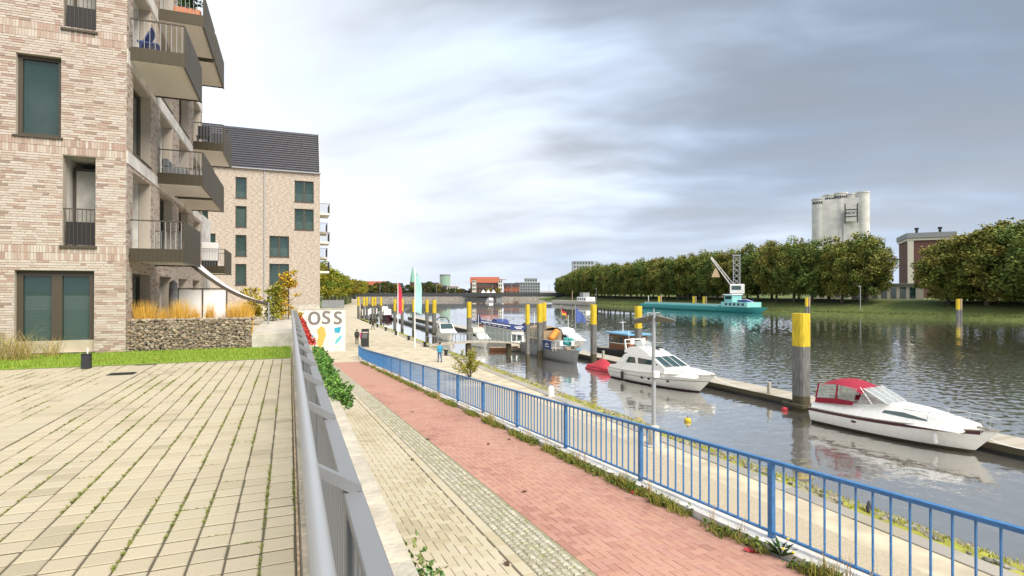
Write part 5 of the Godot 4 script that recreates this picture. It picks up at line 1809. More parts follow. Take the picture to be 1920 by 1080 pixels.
func build_boats() -> void:
	boat_cruiser()
	boat_yacht()
	boat_others()

func boat_cruiser() -> void:
	var b := thing("cabin_cruiser", "white motor cruiser with crimson canopy and maroon stripe by the large pile", "boat", Vector3(27.95, WATER, -22.6), -atan2(8.0, 0.75))
	b.scale = Vector3(0.93, 1.06, 0.97)
	var r := hull(b, 8.7, 2.7, 0.82, 1.12, 0.4, M.gel, M.gel, 1.1)
	stripe(b, r, "maroon_band", 0.82, 0.98, M.maroon, 0, 17)
	stripe(b, r, "rub_rail", 0.985, 1.04, M.gel_old)
	boot_top(b, r, 0.15, M.algae)
	var m := MB.new()
	# moulded deck and trunk cabin
	bodypart(b, "cabin_top", M.gel, [V2(0.15, 0.78), V2(0.1, 1.1), V2(1.2, 1.22), V2(2.6, 1.34), V2(3.5, 1.5), V2(4.3, 1.62), V2(5.4, 1.55), V2(6.6, 1.33), V2(7.5, 1.12), V2(7.6, 0.95)], 0.8, 1.65, 1.27, 0.62)
	bodypart(b, "side_window", M.glass, [V2(4.0, 1.2), V2(4.1, 1.32), V2(5.0, 1.36), V2(6.1, 1.24), V2(6.2, 1.18), V2(5.2, 1.17)], 0.8, 1.65, 1.27, 0.62, 0.012)
	for s in [-1.0, 1.0]:
		m = MB.new()
		m.ball(Vector3(2.7, 0.56, s * 1.3), Vector3(0.16, 0.06, 0.03), 8)
		put(m, "porthole", M.maroon, b)
	# windscreen: raked clear panes in a thin frame
	bodypart(b, "windscreen", M.clear, [V2(3.0, 2.18), V2(3.06, 2.18), V2(4.25, 1.6), V2(4.19, 1.6)], 1.5, 2.2, 0.8, 0.86)
	bodypart(b, "side_screen", M.clear, [V2(2.7, 1.4), V2(4.2, 1.6), V2(3.0, 2.12)], 1.3, 2.2, 1.0, 0.86, 0.0)
	for s in [-1.0, 1.0]:
		rod(b, "screen_frame", [Vector3(2.6, 1.36, s * 1.03), Vector3(4.22, 1.62, s * 0.83)], 0.02, M.chrome)
		rod(b, "screen_frame", [Vector3(4.22, 1.62, s * 0.83), Vector3(3.0, 2.17, s * 0.88)], 0.022, M.gel)
		rod(b, "screen_frame", [Vector3(4.25, 1.63, s * 0.28), Vector3(3.03, 2.2, s * 0.3)], 0.016, M.gel)
		rod(b, "canopy_strut", [Vector3(3.5, 1.5, s * 0.98), Vector3(2.85, 2.2, s * 0.92)], 0.018, M.chrome)
	# canopy: rounded crimson top, crimson skirts and posts, clear windows
	var rows: Array = []
	for i in 9:
		var u := i / 8.0
		var x := lerpf(0.55, 3.05, u)
		var h := 2.28 + 0.16 * sin(PI * clampf(u * 1.15, 0, 1)) - 0.13 * pow(u, 4) - 0.14 * pow(1.0 - u, 5)
		var row := PackedVector3Array()
		for k in 9:
			var a := (k / 8.0 - 0.5) * 2.0
			row.append(Vector3(x, h - 0.22 * pow(absf(a), 3.5), -a * 1.08))
		rows.append(row)
	m = MB.new()
	m.loft(rows, false)
	put(m, "canopy_top", M.crimson, b)
	for s in [-1.0, 1.0]:
		var off := Transform3D(Basis.IDENTITY, Vector3(0, 0, s * 1.1))
		m = MB.new()
		m.prism(PackedVector2Array([V2(0.3, 1.12), V2(0.36, 1.38), V2(1.65, 1.5), V2(2.6, 1.5), V2(2.5, 1.3), V2(1.2, 1.2)]), off, -0.012, 0.012)
		put(m, "canopy_skirt", M.crimson, b)
		for q in [[0.36, 1.36, 0.56, 2.16], [1.58, 1.48, 1.66, 2.2]]:
			m = MB.new()
			m.bar(Vector3(q[0], q[1], s * 1.1), Vector3(q[2], q[3], s * 1.08), 0.03, 0.09)
			put(m, "canopy_post", M.crimson, b)
		m = MB.new()
		m.prism(PackedVector2Array([V2(0.4, 1.38), V2(0.6, 2.14), V2(1.6, 2.2), V2(1.58, 1.48)]), off, -0.005, 0.003)
		put(m, "canopy_window", M.clear, b)
		m = MB.new()
		m.prism(PackedVector2Array([V2(1.68, 1.5), V2(1.72, 2.2), V2(2.8, 2.16), V2(2.6, 1.5)]), off, -0.005, 0.003)
		put(m, "canopy_window", M.clear, b)
	m = MB.new()
	m.quad(Vector3(0.35, 1.2, -1.08), Vector3(0.35, 1.2, 1.08), Vector3(0.57, 2.1, 1.04), Vector3(0.57, 2.1, -1.04))
	put(m, "canopy_back", M.clear, b)
	for q in [[1.2, 0.45], [1.2, -0.45]]:
		boxpart("cockpit_seat", Vector3(q[0] - 0.3, 1.1, q[1] - 0.28), Vector3(q[0] + 0.3, 1.55, q[1] + 0.28), M.gel_old, b, 0.05)
	# pulpit rail, fender, name
	for s in [-1.0, 1.0]:
		var pr: Array = []
		for i in 8:
			var u := i / 7.0
			pr.append(Vector3(lerpf(5.2, 8.75, u), lerpf(1.55, 1.62, u), s * (1.08 * pow(1.0 - u, 0.6) + 0.05)))
		rod(b, "pulpit_rail", pr, 0.016, M.chrome)
		for i in [2, 4, 6]:
			var p: Vector3 = pr[i]
			rod(b, "stanchion", [Vector3(p.x - 0.12, 0.95, p.z * 1.02), p], 0.013, M.chrome)
	m = MB.new()
	m.tube([Vector3(6.55, 0.28, 0.98), Vector3(6.55, 0.34, 1.0), Vector3(6.55, 0.7, 1.03), Vector3(6.55, 0.76, 1.0)], [0.03, 0.1, 0.1, 0.03], 10)
	put(m, "fender", M.white, b)
	m = MB.new()
	m.tube([Vector3(6.55, 0.28, -0.98), Vector3(6.55, 0.34, -1.0), Vector3(6.55, 0.7, -1.03), Vector3(6.55, 0.76, -1.0)], [0.03, 0.1, 0.1, 0.03], 10)
	put(m, "fender", M.white, b)

func boat_yacht() -> void:
	var b := thing("motor_yacht", "white motor yacht with flybridge and dark windscreen beside the lamp post", "boat", Vector3(26.6, WATER, -40.9), -atan2(8.5, 0.9))
	b.scale = Vector3(1.0, 0.93, 1.0)
	var r := hull(b, 10.2, 3.3, 0.95, 1.5, 0.5, M.gel, M.gel, 1.5)
	stripe(b, r, "rub_rail", 0.62, 0.66, M.grey_hull)
	stripe(b, r, "gunwale", 0.985, 1.03, M.gel_old)
	boot_top(b, r, 0.1, M.maroon)
	var m := MB.new()
	bodypart(b, "fore_cabin", M.gel, [V2(4.5, 0.95), V2(4.5, 1.75), V2(6.2, 1.72), V2(8.2, 1.6), V2(9.2, 1.45), V2(9.2, 1.2)], 0.95, 1.8, 1.35, 0.75)
	bodypart(b, "saloon", M.gel, [V2(0.9, 0.9), V2(1.7, 2.25), V2(2.2, 2.42), V2(5.0, 2.42), V2(6.6, 1.62), V2(6.6, 0.95)], 0.9, 2.42, 1.45, 1.12)
	bodypart(b, "side_window", M.glass, [V2(2.1, 1.6), V2(2.35, 2.12), V2(3.1, 2.15), V2(3.3, 1.68)], 0.9, 2.42, 1.45, 1.12, 0.012)
	bodypart(b, "side_window", M.glass, [V2(3.6, 1.68), V2(3.45, 2.16), V2(5.1, 2.12), V2(5.9, 1.78)], 0.9, 2.42, 1.45, 1.12, 0.012)
	bodypart(b, "windscreen", M.glass, [V2(5.05, 2.36), V2(5.13, 2.4), V2(6.5, 1.72), V2(6.42, 1.68)], 1.6, 2.42, 1.12, 0.95)
	for s in [-0.38, 0.38]:
		rod(b, "screen_bar", [Vector3(5.1, 2.41, s), Vector3(6.5, 1.72, s)], 0.025, M.gel)
	bodypart(b, "cockpit_wing", M.gel, [V2(0.2, 0.9), V2(1.5, 0.95), V2(2.3, 2.3), V2(1.9, 2.3), V2(0.9, 1.3), V2(0.15, 1.2)], 0.9, 2.4, 1.48, 1.2)
	bodypart(b, "flybridge", M.gel, [V2(1.7, 2.42), V2(1.6, 2.62), V2(2.2, 2.95), V2(3.6, 2.95), V2(4.5, 2.6), V2(4.8, 2.42)], 2.4, 2.95, 1.1, 0.95)
	bodypart(b, "fly_screen", M.clear, [V2(2.95, 2.95), V2(2.4, 3.45), V2(2.46, 3.45), V2(3.2, 2.95)], 2.9, 3.5, 0.9, 0.75)
	for s in [-1.0, 1.0]:
		rod(b, "fly_rail", [Vector3(1.75, 2.62, s * 1.02), Vector3(1.5, 3.2, s * 0.98), Vector3(2.4, 3.3, s * 0.9)], 0.025, M.white)
		rod(b, "arch_leg", [Vector3(1.9, 2.5, s * 1.02), Vector3(1.45, 3.5, s * 0.85)], 0.05, M.gel)
		var pr: Array = []
		for i in 9:
			var u := i / 8.0
			pr.append(Vector3(lerpf(5.0, 10.0, u), lerpf(1.75, 2.05, u), s * (1.5 * pow(1.0 - u * 0.97, 0.55))))
		rod(b, "deck_rail", pr, 0.016, M.chrome)
		for i in [1, 3, 5, 7]: rod(b, "stanchion", [Vector3(pr[i].x, 1.1, pr[i].z), pr[i]], 0.013, M.chrome)
		for q in [[4.4, 0.62], [5.2, 0.64], [7.0, 0.7]]:
			m = MB.new()
			m.ball(Vector3(q[0], q[1], s * (1.62 if q[0] < 6 else 1.42)), Vector3(0.17, 0.09, 0.04), 8)
			put(m, "porthole", M.black, b)
		m = MB.new()
		m.tube([Vector3(2.2, 0.2, s * 1.72), Vector3(2.2, 0.3, s * 1.75), Vector3(2.2, 0.8, s * 1.77), Vector3(2.2, 0.9, s * 1.72)], [0.03, 0.12, 0.12, 0.03], 10)
		put(m, "fender", M.black, b)
	rod(b, "arch_top", [Vector3(1.45, 3.5, -0.85), Vector3(1.45, 3.5, 0.85)], 0.05, M.gel)
	m = MB.new()
	m.bar(Vector3(3.5, 3.0, -0.5), Vector3(4.3, 3.0, -0.5), 0.35, 0.14)
	put(m, "life_raft", M.dark, b)
	rod(b, "aerial", [Vector3(1.45, 3.5, 0.4), Vector3(1.35, 4.3, 0.4)], 0.015, M.white)

func boat_others() -> void:
	var m := MB.new()
	# dinghy under a red cover
	var d := thing("covered_dinghy", "inflatable dinghy under a red cover behind the white yacht's stern", "boat", Vector3(26.9, WATER, -46.4), -PI / 2 + 0.05)
	var rings: Array = []
	for i in 11:
		var u := i / 10.0
		var w := 0.75 * sqrt(maxf(1.0 - pow(absf(u - 0.42) / 0.6, 3.0), 0.004))
		var h: float = [0.3, 0.45, 0.62, 0.85, 1.0, 1.02, 0.85, 0.62, 0.5, 0.45, 0.4][i]
		rings.append(PackedVector3Array([Vector3(u * 3.9, -0.1, w), Vector3(u * 3.9, 0.22, w * 1.12), Vector3(u * 3.9, 0.4, w * 0.95), Vector3(u * 3.9, h, w * 0.18), Vector3(u * 3.9, h, -w * 0.18), Vector3(u * 3.9, 0.4, -w * 0.95), Vector3(u * 3.9, 0.22, -w * 1.12), Vector3(u * 3.9, -0.1, -w)]))
	m.loft(rings, true, true)
	put(m, "cover", M.red, d)
	for s in [-1.0, 1.0]: rod(d, "tube", [Vector3(0.1, 0.05, s * 0.72), Vector3(2.0, 0.05, s * 0.8), Vector3(3.3, 0.1, s * 0.5), Vector3(3.85, 0.15, 0.0)], 0.17, M.red)
	# wooden wheelhouse boat
	var w := thing("wheelhouse_boat", "boat with varnished wooden wheelhouse and pale blue roof behind the yacht", "boat", Vector3(33.9, WATER, -55.5), -PI / 2)
	hull(w, 11.0, 3.4, 1.0, 1.6, 0.5, M.dark, M.plank, 0.8)
	boxpart("wheelhouse", Vector3(2.6, 0.9, -1.15), Vector3(6.4, 2.65, 1.15), M.wood, w)
	boxpart("roof", Vector3(2.2, 2.66, -1.45), Vector3(6.8, 2.84, 1.45), M.skyblue, w, 0.04)
	for s in [-1.0, 1.0]:
		for i in 4:
			boxpart("window", Vector3(2.85 + i * 0.9, 1.75, s * 1.15), Vector3(3.45 + i * 0.9, 2.4, s * 1.165), M.glass, w)
	for i in 3: boxpart("window", Vector3(6.4, 1.75, -0.95 + i * 0.68), Vector3(6.415, 2.4, -0.45 + i * 0.68), M.white, w)
	rod(w, "mast", [Vector3(3.6, 2.84, 0), Vector3(3.6, 4.0, 0)], 0.04, M.white)
	rod(w, "yard", [Vector3(3.6, 3.9, -0.4), Vector3(3.6, 3.9, 0.4)], 0.025, M.white)
	boxpart("hatch", Vector3(5.6, 2.84, -0.3), Vector3(6.2, 2.98, 0.3), M.dark, w)
	for s in [-1.0, 1.0]: rod(w, "deck_rail", [Vector3(0.3, 1.7, s * 1.5), Vector3(6, 1.8, s * 1.6), Vector3(10, 2.2, s * 0.5)], 0.025, M.white)
	# grey workboat
	var e := thing("workboat", "grey workboat with tan canvas shelter, orange float and blue banner", "boat", Vector3(26.9, WATER, -61.0), -PI / 2 - 0.02)
	hull(e, 12.5, 3.2, 1.15, 1.45, 0.5, M.grey_hull, M.plank, 0.6)
	boxpart("bulwark", Vector3(0.4, 1.1, 1.45), Vector3(9.5, 1.35, 1.55), M.grey_hull, e)
	boxpart("deckhouse", Vector3(2.2, 1.1, -1.1), Vector3(6.4, 1.95, 1.1), M.grey_hull, e, 0.05)
	rings = []
	for i in 7:
		var u := i / 6.0
		var row := PackedVector3Array()
		for k in 7:
			var a := (k / 6.0 - 0.5) * PI
			row.append(Vector3(1.6 + u * 4.6, 1.9 + 1.55 * pow(cos(a), 0.45) * (0.92 + 0.08 * sin(PI * u)), -1.35 * sin(a)))
		rings.append(row)
	m = MB.new()
	m.loft(rings, false)
	put(m, "canvas_shelter", M.tan, e)
	for x in [1.62, 6.18]: boxpart("shelter_end", Vector3(x - 0.01, 1.9, -1.1), Vector3(x + 0.01, 3.0, 1.1), M.tan, e)
	for i in 3: boxpart("shelter_window", Vector3(2.0 + i * 1.4, 2.2, 1.352), Vector3(3.1 + i * 1.4, 2.95, 1.36), M.clear, e)
	m = MB.new()
	for i in 5: m.ball(Vector3(6.5 + i * 0.25, 2.85 - i * 0.14, -0.3 + i * 0.25), Vector3(0.38, 0.34, 0.38), 8)
	put(m, "orange_cover", M.orange, e)
	m = MB.new()
	for i in 6: m.ball(Vector3(8.0 + i * 0.22, 1.85 + 0.2 * sin(i * 1.5), -0.6 + jit(0.2)), Vector3(0.4, 0.35, 0.4), 7)
	put(m, "green_tarp", M.teal, e)
	boxpart("banner", Vector3(7.2, 1.2, 1.56), Vector3(9.2, 2.15, 1.6), M.navy, e)
	m = MB.new()
	m.prism(PackedVector2Array([V2(7.7, 1.62), V2(8.1, 1.85), V2(8.7, 1.7), V2(8.2, 1.72)]), Transform3D(Basis.IDENTITY, Vector3(0, 0, 1.6)), 0.001, 0.008)
	put(m, "banner_emblem", M.white, e)
	boxpart("banner_line", Vector3(7.7, 1.46, 1.601), Vector3(8.7, 1.54, 1.608), M.white, e)
	for s in [-1.0, 1.0]:
		rod(e, "guard_rail", [Vector3(0.4, 2.1, s * 1.5), Vector3(9.3, 2.15, s * 1.5), Vector3(12.2, 2.3, s * 0.25)], 0.025, M.white)
		for i in 9: rod(e, "stanchion", [Vector3(0.6 + i * 1.2, 1.2, s * 1.5), Vector3(0.6 + i * 1.2, 2.12, s * 1.5)], 0.02, M.white)
	for i in 7:
		var s := 0.3 + 0.1 * (i % 3)
		boxpart("deck_box", Vector3(9.4 + (i % 4) * 0.45, 1.2, -0.9 + (i / 4) * 0.9), Vector3(9.75 + (i % 4) * 0.45, 1.2 + s, -0.4 + (i / 4) * 0.9), [M.white, M.grey_wall, M.tan, M.skyblue][i % 4], e)
	# flags on the workboat
	var fl := [["tricolour_flag", "small black, red and gold flag above the workboat", 27.5, -54.2, [M.black, M.flag_red, M.flag_gold], 1.1], ["blue_flag", "large blue flag hanging on a pole above the workboat", 28.6, -53.0, [M.flag_blue], 1.75]]
	for f in fl:
		var o := thing(f[0], f[1], "flag", Vector3(f[2], -4.5, f[3]))
		rod(o, "pole", [Vector3.ZERO, Vector3(0, 4.65, 0)], 0.03, M.zinc)
		var n: int = f[4].size()
		for k in n:
			m = MB.new()
			var rows: Array = []
			for i in 9:
				var u := i / 8.0
				var drop: float = -u * f[5] * 0.8 - 0.15 * sin(u * 7.0)
				var wv := 0.1 * sin(u * 9.0 + k)
				var h: float = f[5] * 0.62 / n * (1.0 if n > 1 else lerpf(1.6, 0.5, u))
				rows.append(PackedVector3Array([Vector3(u * f[5] * 0.7, 4.55 + drop - k * h, wv), Vector3(u * f[5] * 0.7, 4.55 + drop - (k + 1) * h, wv * 0.8)]))
			m.loft(rows, false)
			put(m, "cloth", f[4][k], o)
	# houseboat with blue fascia
	var h := thing("houseboat", "long white houseboat with navy roof fascia and orange door", "houseboat", Vector3(26.5, WATER, -84.5), -PI / 2)
	boxpart("float", Vector3(-0.4, -0.5, -1.9), Vector3(19.0, 0.55, 0.3), M.gel_old, h, 0.05)
	boxpart("cabin", Vector3(0.2, 0.55, -1.7), Vector3(18.2, 2.42, 0.0), M.white, h)
	boxpart("roof", Vector3(-0.2, 2.42, -1.95), Vector3(18.5, 2.5, 0.25), M.white, h)
	for q in [[-0.22, 18.52, 0.25, 0.29], [-0.22, 18.52, -1.99, -1.95]]:
		boxpart("fascia", Vector3(q[0], 2.4, q[2]), Vector3(q[1], 2.78, q[3]), M.navy, h)
	boxpart("end_fascia", Vector3(18.5, 2.32, -1.94), Vector3(18.54, 2.9, 0.24), M.navy, h)
	boxpart("fascia_line", Vector3(18.541, 2.64, -1.5), Vector3(18.549, 2.74, -0.3), M.white, h)
	boxpart("fascia_line", Vector3(18.541, 2.46, -1.3), Vector3(18.549, 2.54, -0.5), M.white, h)
	for i in 8: boxpart("fascia_line", Vector3(2.0 + i * 2.0, 2.54, 0.29), Vector3(3.2 + i * 2.0, 2.64, 0.296), M.white, h)
	boxpart("door", Vector3(4.6, 0.55, 0.0), Vector3(7.0, 2.35, 0.03), M.salmon, h)
	for i in 7: boxpart("window", Vector3(8.2 + i * 1.45, 0.75, 0.0), Vector3(9.4 + i * 1.45, 2.2, 0.02), M.blind, h)
	for i in 2: boxpart("end_window", Vector3(18.2, 0.9, -1.4 + i * 0.75), Vector3(18.22, 1.7, -0.85 + i * 0.75), M.glass, h)
	m = MB.new()
	var arch := PackedVector2Array([V2(4.6, 2.78)])
	for i in 9: arch.append(V2(5.8 - 1.1 * cos(PI * i / 8.0), 2.78 + 1.1 * sin(PI * i / 8.0)))
	arch.append(V2(7.0, 2.78))
	m.prism(arch, Transform3D(Basis.IDENTITY, Vector3(0, 0, 0.25)), 0.0, 0.06)
	put(m, "arch_sign", M.navy, h)
	for i in 6: rod(h, "deck_post", [Vector3(10.0 + i * 1.6, 0.55, 0.22), Vector3(10.0 + i * 1.6, 2.0, 0.22)], 0.03, M.zinc)
	for i in 3: rod(h, "ladder_rung", [Vector3(9.2, 2.4 + i * 0.3, 0.2), Vector3(9.2, 2.4 + i * 0.3, -0.5)], 0.03, M.zinc)
	for z in [0.2, -0.5]: rod(h, "ladder_rail", [Vector3(9.2, 0.6, z), Vector3(9.2, 3.3, z)], 0.035, M.zinc)
	# arch boat
	var g := thing("arch_boat", "white cabin boat with dark radar arch left of the houseboat", "boat", Vector3(22.4, WATER, -86.0), -PI / 2 - 0.1)
	hull(g, 8.5, 2.8, 1.0, 1.3, 0.4, M.gel, M.gel)
	bodypart(g, "cabin", M.gel, [V2(1.0, 0.95), V2(1.6, 2.3), V2(4.4, 2.4), V2(6.0, 1.5), V2(7.4, 1.2)], 0.95, 2.4, 1.25, 0.95)
	bodypart(g, "side_window", M.glass, [V2(2.0, 1.7), V2(2.1, 2.1), V2(4.3, 2.15), V2(5.0, 1.75)], 0.95, 2.4, 1.25, 0.95, 0.012)
	rod(g, "radar_arch", [Vector3(1.4, 1.2, 1.2), Vector3(0.9, 2.7, 1.0), Vector3(1.2, 3.2, 0.6), Vector3(1.2, 3.2, -0.6), Vector3(0.9, 2.7, -1.0), Vector3(1.4, 1.2, -1.2)], 0.08, M.dark)
	bodypart(g, "windscreen", M.glass, [V2(4.45, 2.36), V2(4.52, 2.4), V2(5.7, 1.72), V2(5.63, 1.68)], 1.5, 2.4, 1.0, 0.85)
	for q in [[22.9, -64.4, 3.6, M.wood, "brown rowing boat under the gangway"], [25.0, -63.2, 3.8, M.gel_old, "pale rowing boat under the gangway, right of the brown one"]]:
		var o := thing("rowing_boat", q[4], "boat", Vector3(q[0], WATER, q[1]), -0.55, "rowing boats by the gangway")
		hull(o, q[2], 1.3, 0.42, 0.6, 0.2, q[3], M.plank, 0.4)
		for i in 2: boxpart("thwart", Vector3(1.0 + i * 1.1, 0.4, -0.5), Vector3(1.25 + i * 1.1, 0.44, 0.5), M.gel_old, o)
	# more small craft moored along the outer side of the pontoon
	var extra := [[34.0, -79.0, 8.0, M.dark, "cabin boat with a dark canvas hood behind the houseboat's near end"], [33.6, -67.0, 7.0, M.gel, "small white cruiser moored behind the grey workboat"], [33.8, -92.0, 8.5, M.navy, "blue-hooded boat moored behind the houseboat's middle"], [23.3, -72.5, 6.0, M.gel_old, "small pale launch between gangway and white arch boat"]]
	for q in extra:
		var o := thing("cabin_boat", q[4], "boat", Vector3(q[0], WATER, q[1]), -PI / 2, "small cabin boats along the pontoon")
		hull(o, q[2], q[2] * 0.33, 0.9, 1.25, 0.4, M.gel, M.plank)
		bodypart(o, "cabin", M.gel, [V2(q[2] * 0.3, 0.85), V2(q[2] * 0.32, 1.75), V2(q[2] * 0.55, 1.85), V2(q[2] * 0.75, 1.3), V2(q[2] * 0.88, 1.15)], 0.85, 1.85, q[2] * 0.14, q[2] * 0.11)
		bodypart(o, "cabin_window", M.glass, [V2(q[2] * 0.36, 1.35), V2(q[2] * 0.37, 1.65), V2(q[2] * 0.54, 1.68), V2(q[2] * 0.62, 1.38)], 0.85, 1.85, q[2] * 0.14, q[2] * 0.11, 0.012)
		bodypart(o, "hood", q[3], [V2(q[2] * 0.06, 1.0), V2(q[2] * 0.1, 2.3), V2(q[2] * 0.2, 2.5), V2(q[2] * 0.38, 2.4), V2(q[2] * 0.46, 1.8)], 1.0, 2.5, q[2] * 0.145, q[2] * 0.12)
		rod(o, "mast", [Vector3(q[2] * 0.4, 1.8, 0), Vector3(q[2] * 0.4, 4.2, 0)], 0.035, M.white)
		for s in [-1.0, 1.0]: rod(o, "bow_rail", [Vector3(q[2] * 0.6, 1.7, s * q[2] * 0.12), Vector3(q[2] * 0.97, 1.8, s * 0.1)], 0.02, M.chrome)
	# mooring lines
	var ropes := [[Vector3(28.5, -4.75, -15.2), Vector3(29.4, -5.15, -13.5), "white mooring line at the crimson-canopied cruiser's bow"], [Vector3(28.6, -4.85, -22.2), Vector3(29.45, -4.6, -20.9), "white mooring line at the crimson-canopied cruiser's stern"], [Vector3(27.7, -4.3, -31.4), Vector3(29.4, -5.15, -29.6), "white mooring line at the white yacht's bow"]]
	for q in ropes:
		var o := thing("mooring_line", q[2], "rope")
		var pts: Array = []
		for i in 9: pts.append((q[0] as Vector3).lerp(q[1], i / 8.0) - Vector3(0, 0.16 * sin(PI * i / 8.0), 0))
		rod(o, "rope", pts, 0.016, M.white)
	# gear on the workboat's foredeck
	var gear := [[26.3, -51.4, "white plastic chair on the workboat's foredeck, nearer the banner"], [27.4, -50.9, "white plastic chair on the workboat's foredeck, nearer the pontoon"]]
	for q in gear:
		var o := thing("plastic_chair", q[2], "chair", Vector3(q[0], WATER + 1.25, q[1]), 0.4, "chairs on the workboat")
		boxpart("seat", Vector3(-0.24, 0.4, -0.24), Vector3(0.24, 0.45, 0.24), M.white, o, 0.015)
		boxpart("backrest", Vector3(-0.24, 0.45, -0.26), Vector3(0.24, 0.9, -0.21), M.white, o, 0.015)
		for g2 in [[-0.22, -0.22], [0.18, -0.22], [-0.22, 0.18], [0.18, 0.18]]: boxpart("leg", Vector3(g2[0], 0, g2[1]), Vector3(g2[0] + 0.04, 0.4, g2[1] + 0.04), M.white, o)
	# teal barge on the far side
	var bg := thing("river_barge", "long teal cargo barge with white and blue wheelhouse on the far side", "barge", Vector3(146.5, WATER, -205.5), -atan2(68.0, -3.0) )
	hull(bg, 70.0, 7.5, 1.9, 2.0, 1.0, M.teal, M.teal_light, 3.0)
	boxpart("hatch_cover", Vector3(3.0, 1.9, -3.0), Vector3(50.0, 2.6, 3.0), M.teal_light, bg)
	boxpart("coaming", Vector3(3.0, 2.6, 2.6), Vector3(50.0, 2.75, 3.0), M.plank, bg)
	boxpart("accommodation", Vector3(51.5, 1.9, -3.0), Vector3(64.0, 3.6, 3.0), M.teal_light, bg)
	for i in 5: boxpart("window", Vector3(53.5 + i * 2.0, 2.4, 3.0), Vector3(54.6 + i * 2.0, 3.2, 3.05), M.dark, bg)
	boxpart("wheelhouse", Vector3(52.0, 3.6, -2.0), Vector3(56.0, 6.0, 2.0), M.teal_light, bg)
	boxpart("wheelhouse_glass", Vector3(52.4, 4.5, 2.0), Vector3(55.6, 5.6, 2.05), M.glass, bg)
	boxpart("wheelhouse_roof", Vector3(51.7, 6.0, -2.3), Vector3(56.3, 6.3, 2.3), M.white, bg)
	boxpart("deck_gear", Vector3(58.0, 3.6, -1.6), Vector3(62.0, 4.3, 1.6), M.navy, bg)
	rod(bg, "bow_mast", [Vector3(1.5, 1.9, 0), Vector3(1.5, 5.4, 0)], 0.12, M.white)
	rod(bg, "stern_rail", [Vector3(57.0, 4.6, 3.0), Vector3(64.0, 4.6, 3.0), Vector3(66.5, 3.4, 2.0)], 0.08, M.white)
	# harbour crane behind the barge
	var c := thing("harbour_crane", "tall lattice harbour crane with white cabin and raised jib behind the barge", "crane", Vector3(152.5, -4.6, -158.5), deg_to_rad(-42))
	for s in [[-1.1, -1.1], [1.1, -1.1], [1.1, 1.1], [-1.1, 1.1]]:
		boxpart("leg", Vector3(s[0] * 1.5 - 0.2, 0, s[1] * 1.5 - 0.2), Vector3(s[0] * 1.5 + 0.2, 5.3, s[1] * 1.5 + 0.2), M.navy, c)
		boxpart("mast_chord", Vector3(s[0] - 0.16, 8.8, s[1] - 0.16), Vector3(s[0] + 0.16, 19.0, s[1] + 0.16), M.grey_hull, c)
	for i in 5:
		for s in [-1.1, 1.1]:
			rod(c, "mast_brace", [Vector3(-1.1, 8.8 + i * 2.0, s), Vector3(1.1, 10.8 + i * 2.0, s)], 0.14, M.grey_hull)
			rod(c, "mast_brace", [Vector3(1.1, 8.8 + i * 2.0, s), Vector3(-1.1, 10.8 + i * 2.0, s)], 0.14, M.grey_hull)
			rod(c, "mast_brace", [Vector3(s, 8.8 + i * 2.0, -1.1), Vector3(s, 10.8 + i * 2.0, 1.1)], 0.14, M.grey_hull)
	boxpart("mast_head", Vector3(-1.4, 19.0, -1.4), Vector3(1.4, 19.6, 1.4), M.grey_hull, c)
	boxpart("machine_cabin", Vector3(-2.3, 5.3, -2.2), Vector3(2.6, 8.8, 2.2), M.white, c, 0.1)
	boxpart("cabin_window", Vector3(-1.8, 6.7, 2.2), Vector3(1.4, 8.2, 2.26), M.glass, c)
	for s in [-0.5, 0.5]: rod(c, "jib_chord", [Vector3(-1.4, 7.5, s), Vector3(-9.0, 18.6, s * 0.5)], 0.2, M.silo)
	rod(c, "jib_chord", [Vector3(-1.0, 8.8, 0), Vector3(-8.8, 19.0, 0)], 0.18, M.silo)
	for i in 8:
		var u := (i + 0.5) / 8.0
		rod(c, "jib_lacing", [Vector3(-1.4, 7.5, -0.5).lerp(Vector3(-9.0, 18.6, -0.25), u), Vector3(-1.0, 8.8, 0).lerp(Vector3(-8.8, 19.0, 0), minf(u + 0.07, 1.0))], 0.1, M.silo)
	rod(c, "hoist_rope", [Vector3(-8.8, 18.7, 0), Vector3(-7.2, 14.6, 0.3)], 0.06, M.dark)
	m = MB.new()
	m.loft([PackedVector3Array([Vector3(-8.7, 11.4, 1.2), Vector3(-5.7, 11.4, 1.2), Vector3(-5.7, 11.4, -1.0), Vector3(-8.7, 11.4, -1.0)]), PackedVector3Array([Vector3(-8.3, 12.6, 0.9), Vector3(-6.1, 12.6, 0.9), Vector3(-6.1, 12.6, -0.7), Vector3(-8.3, 12.6, -0.7)]), PackedVector3Array([Vector3(-7.5, 14.6, 0.3), Vector3(-6.9, 14.6, 0.3), Vector3(-6.9, 14.6, 0.0), Vector3(-7.5, 14.6, 0.0)])], true, true, true)
	put(m, "grab", M.tan, c)
	# white barge and far boats
	var wb := thing("river_barge", "pale cargo barge moored far off near the bridge on the right", "barge", Vector3(141.0, WATER, -284.0), -atan2(48.0, -3.0))
	hull(wb, 50.0, 6.5, 2.2, 2.4, 0.8, M.gel_old, M.plank, 2.0)
	boxpart("deckhouse", Vector3(33.0, 2.2, -2.4), Vector3(44.0, 4.4, 2.4), M.white, wb)
	boxpart("wheelhouse", Vector3(35.0, 4.4, -1.8), Vector3(39.0, 6.6, 1.8), M.grey_wall, wb)
	rod(wb, "mast", [Vector3(22, 2.2, 0), Vector3(22, 7.5, 0)], 0.2, M.tan)
	for i in 4: boxpart("window", Vector3(34.0 + i * 2.4, 2.9, 2.4), Vector3(35.4 + i * 2.4, 3.8, 2.45), M.dark, wb)
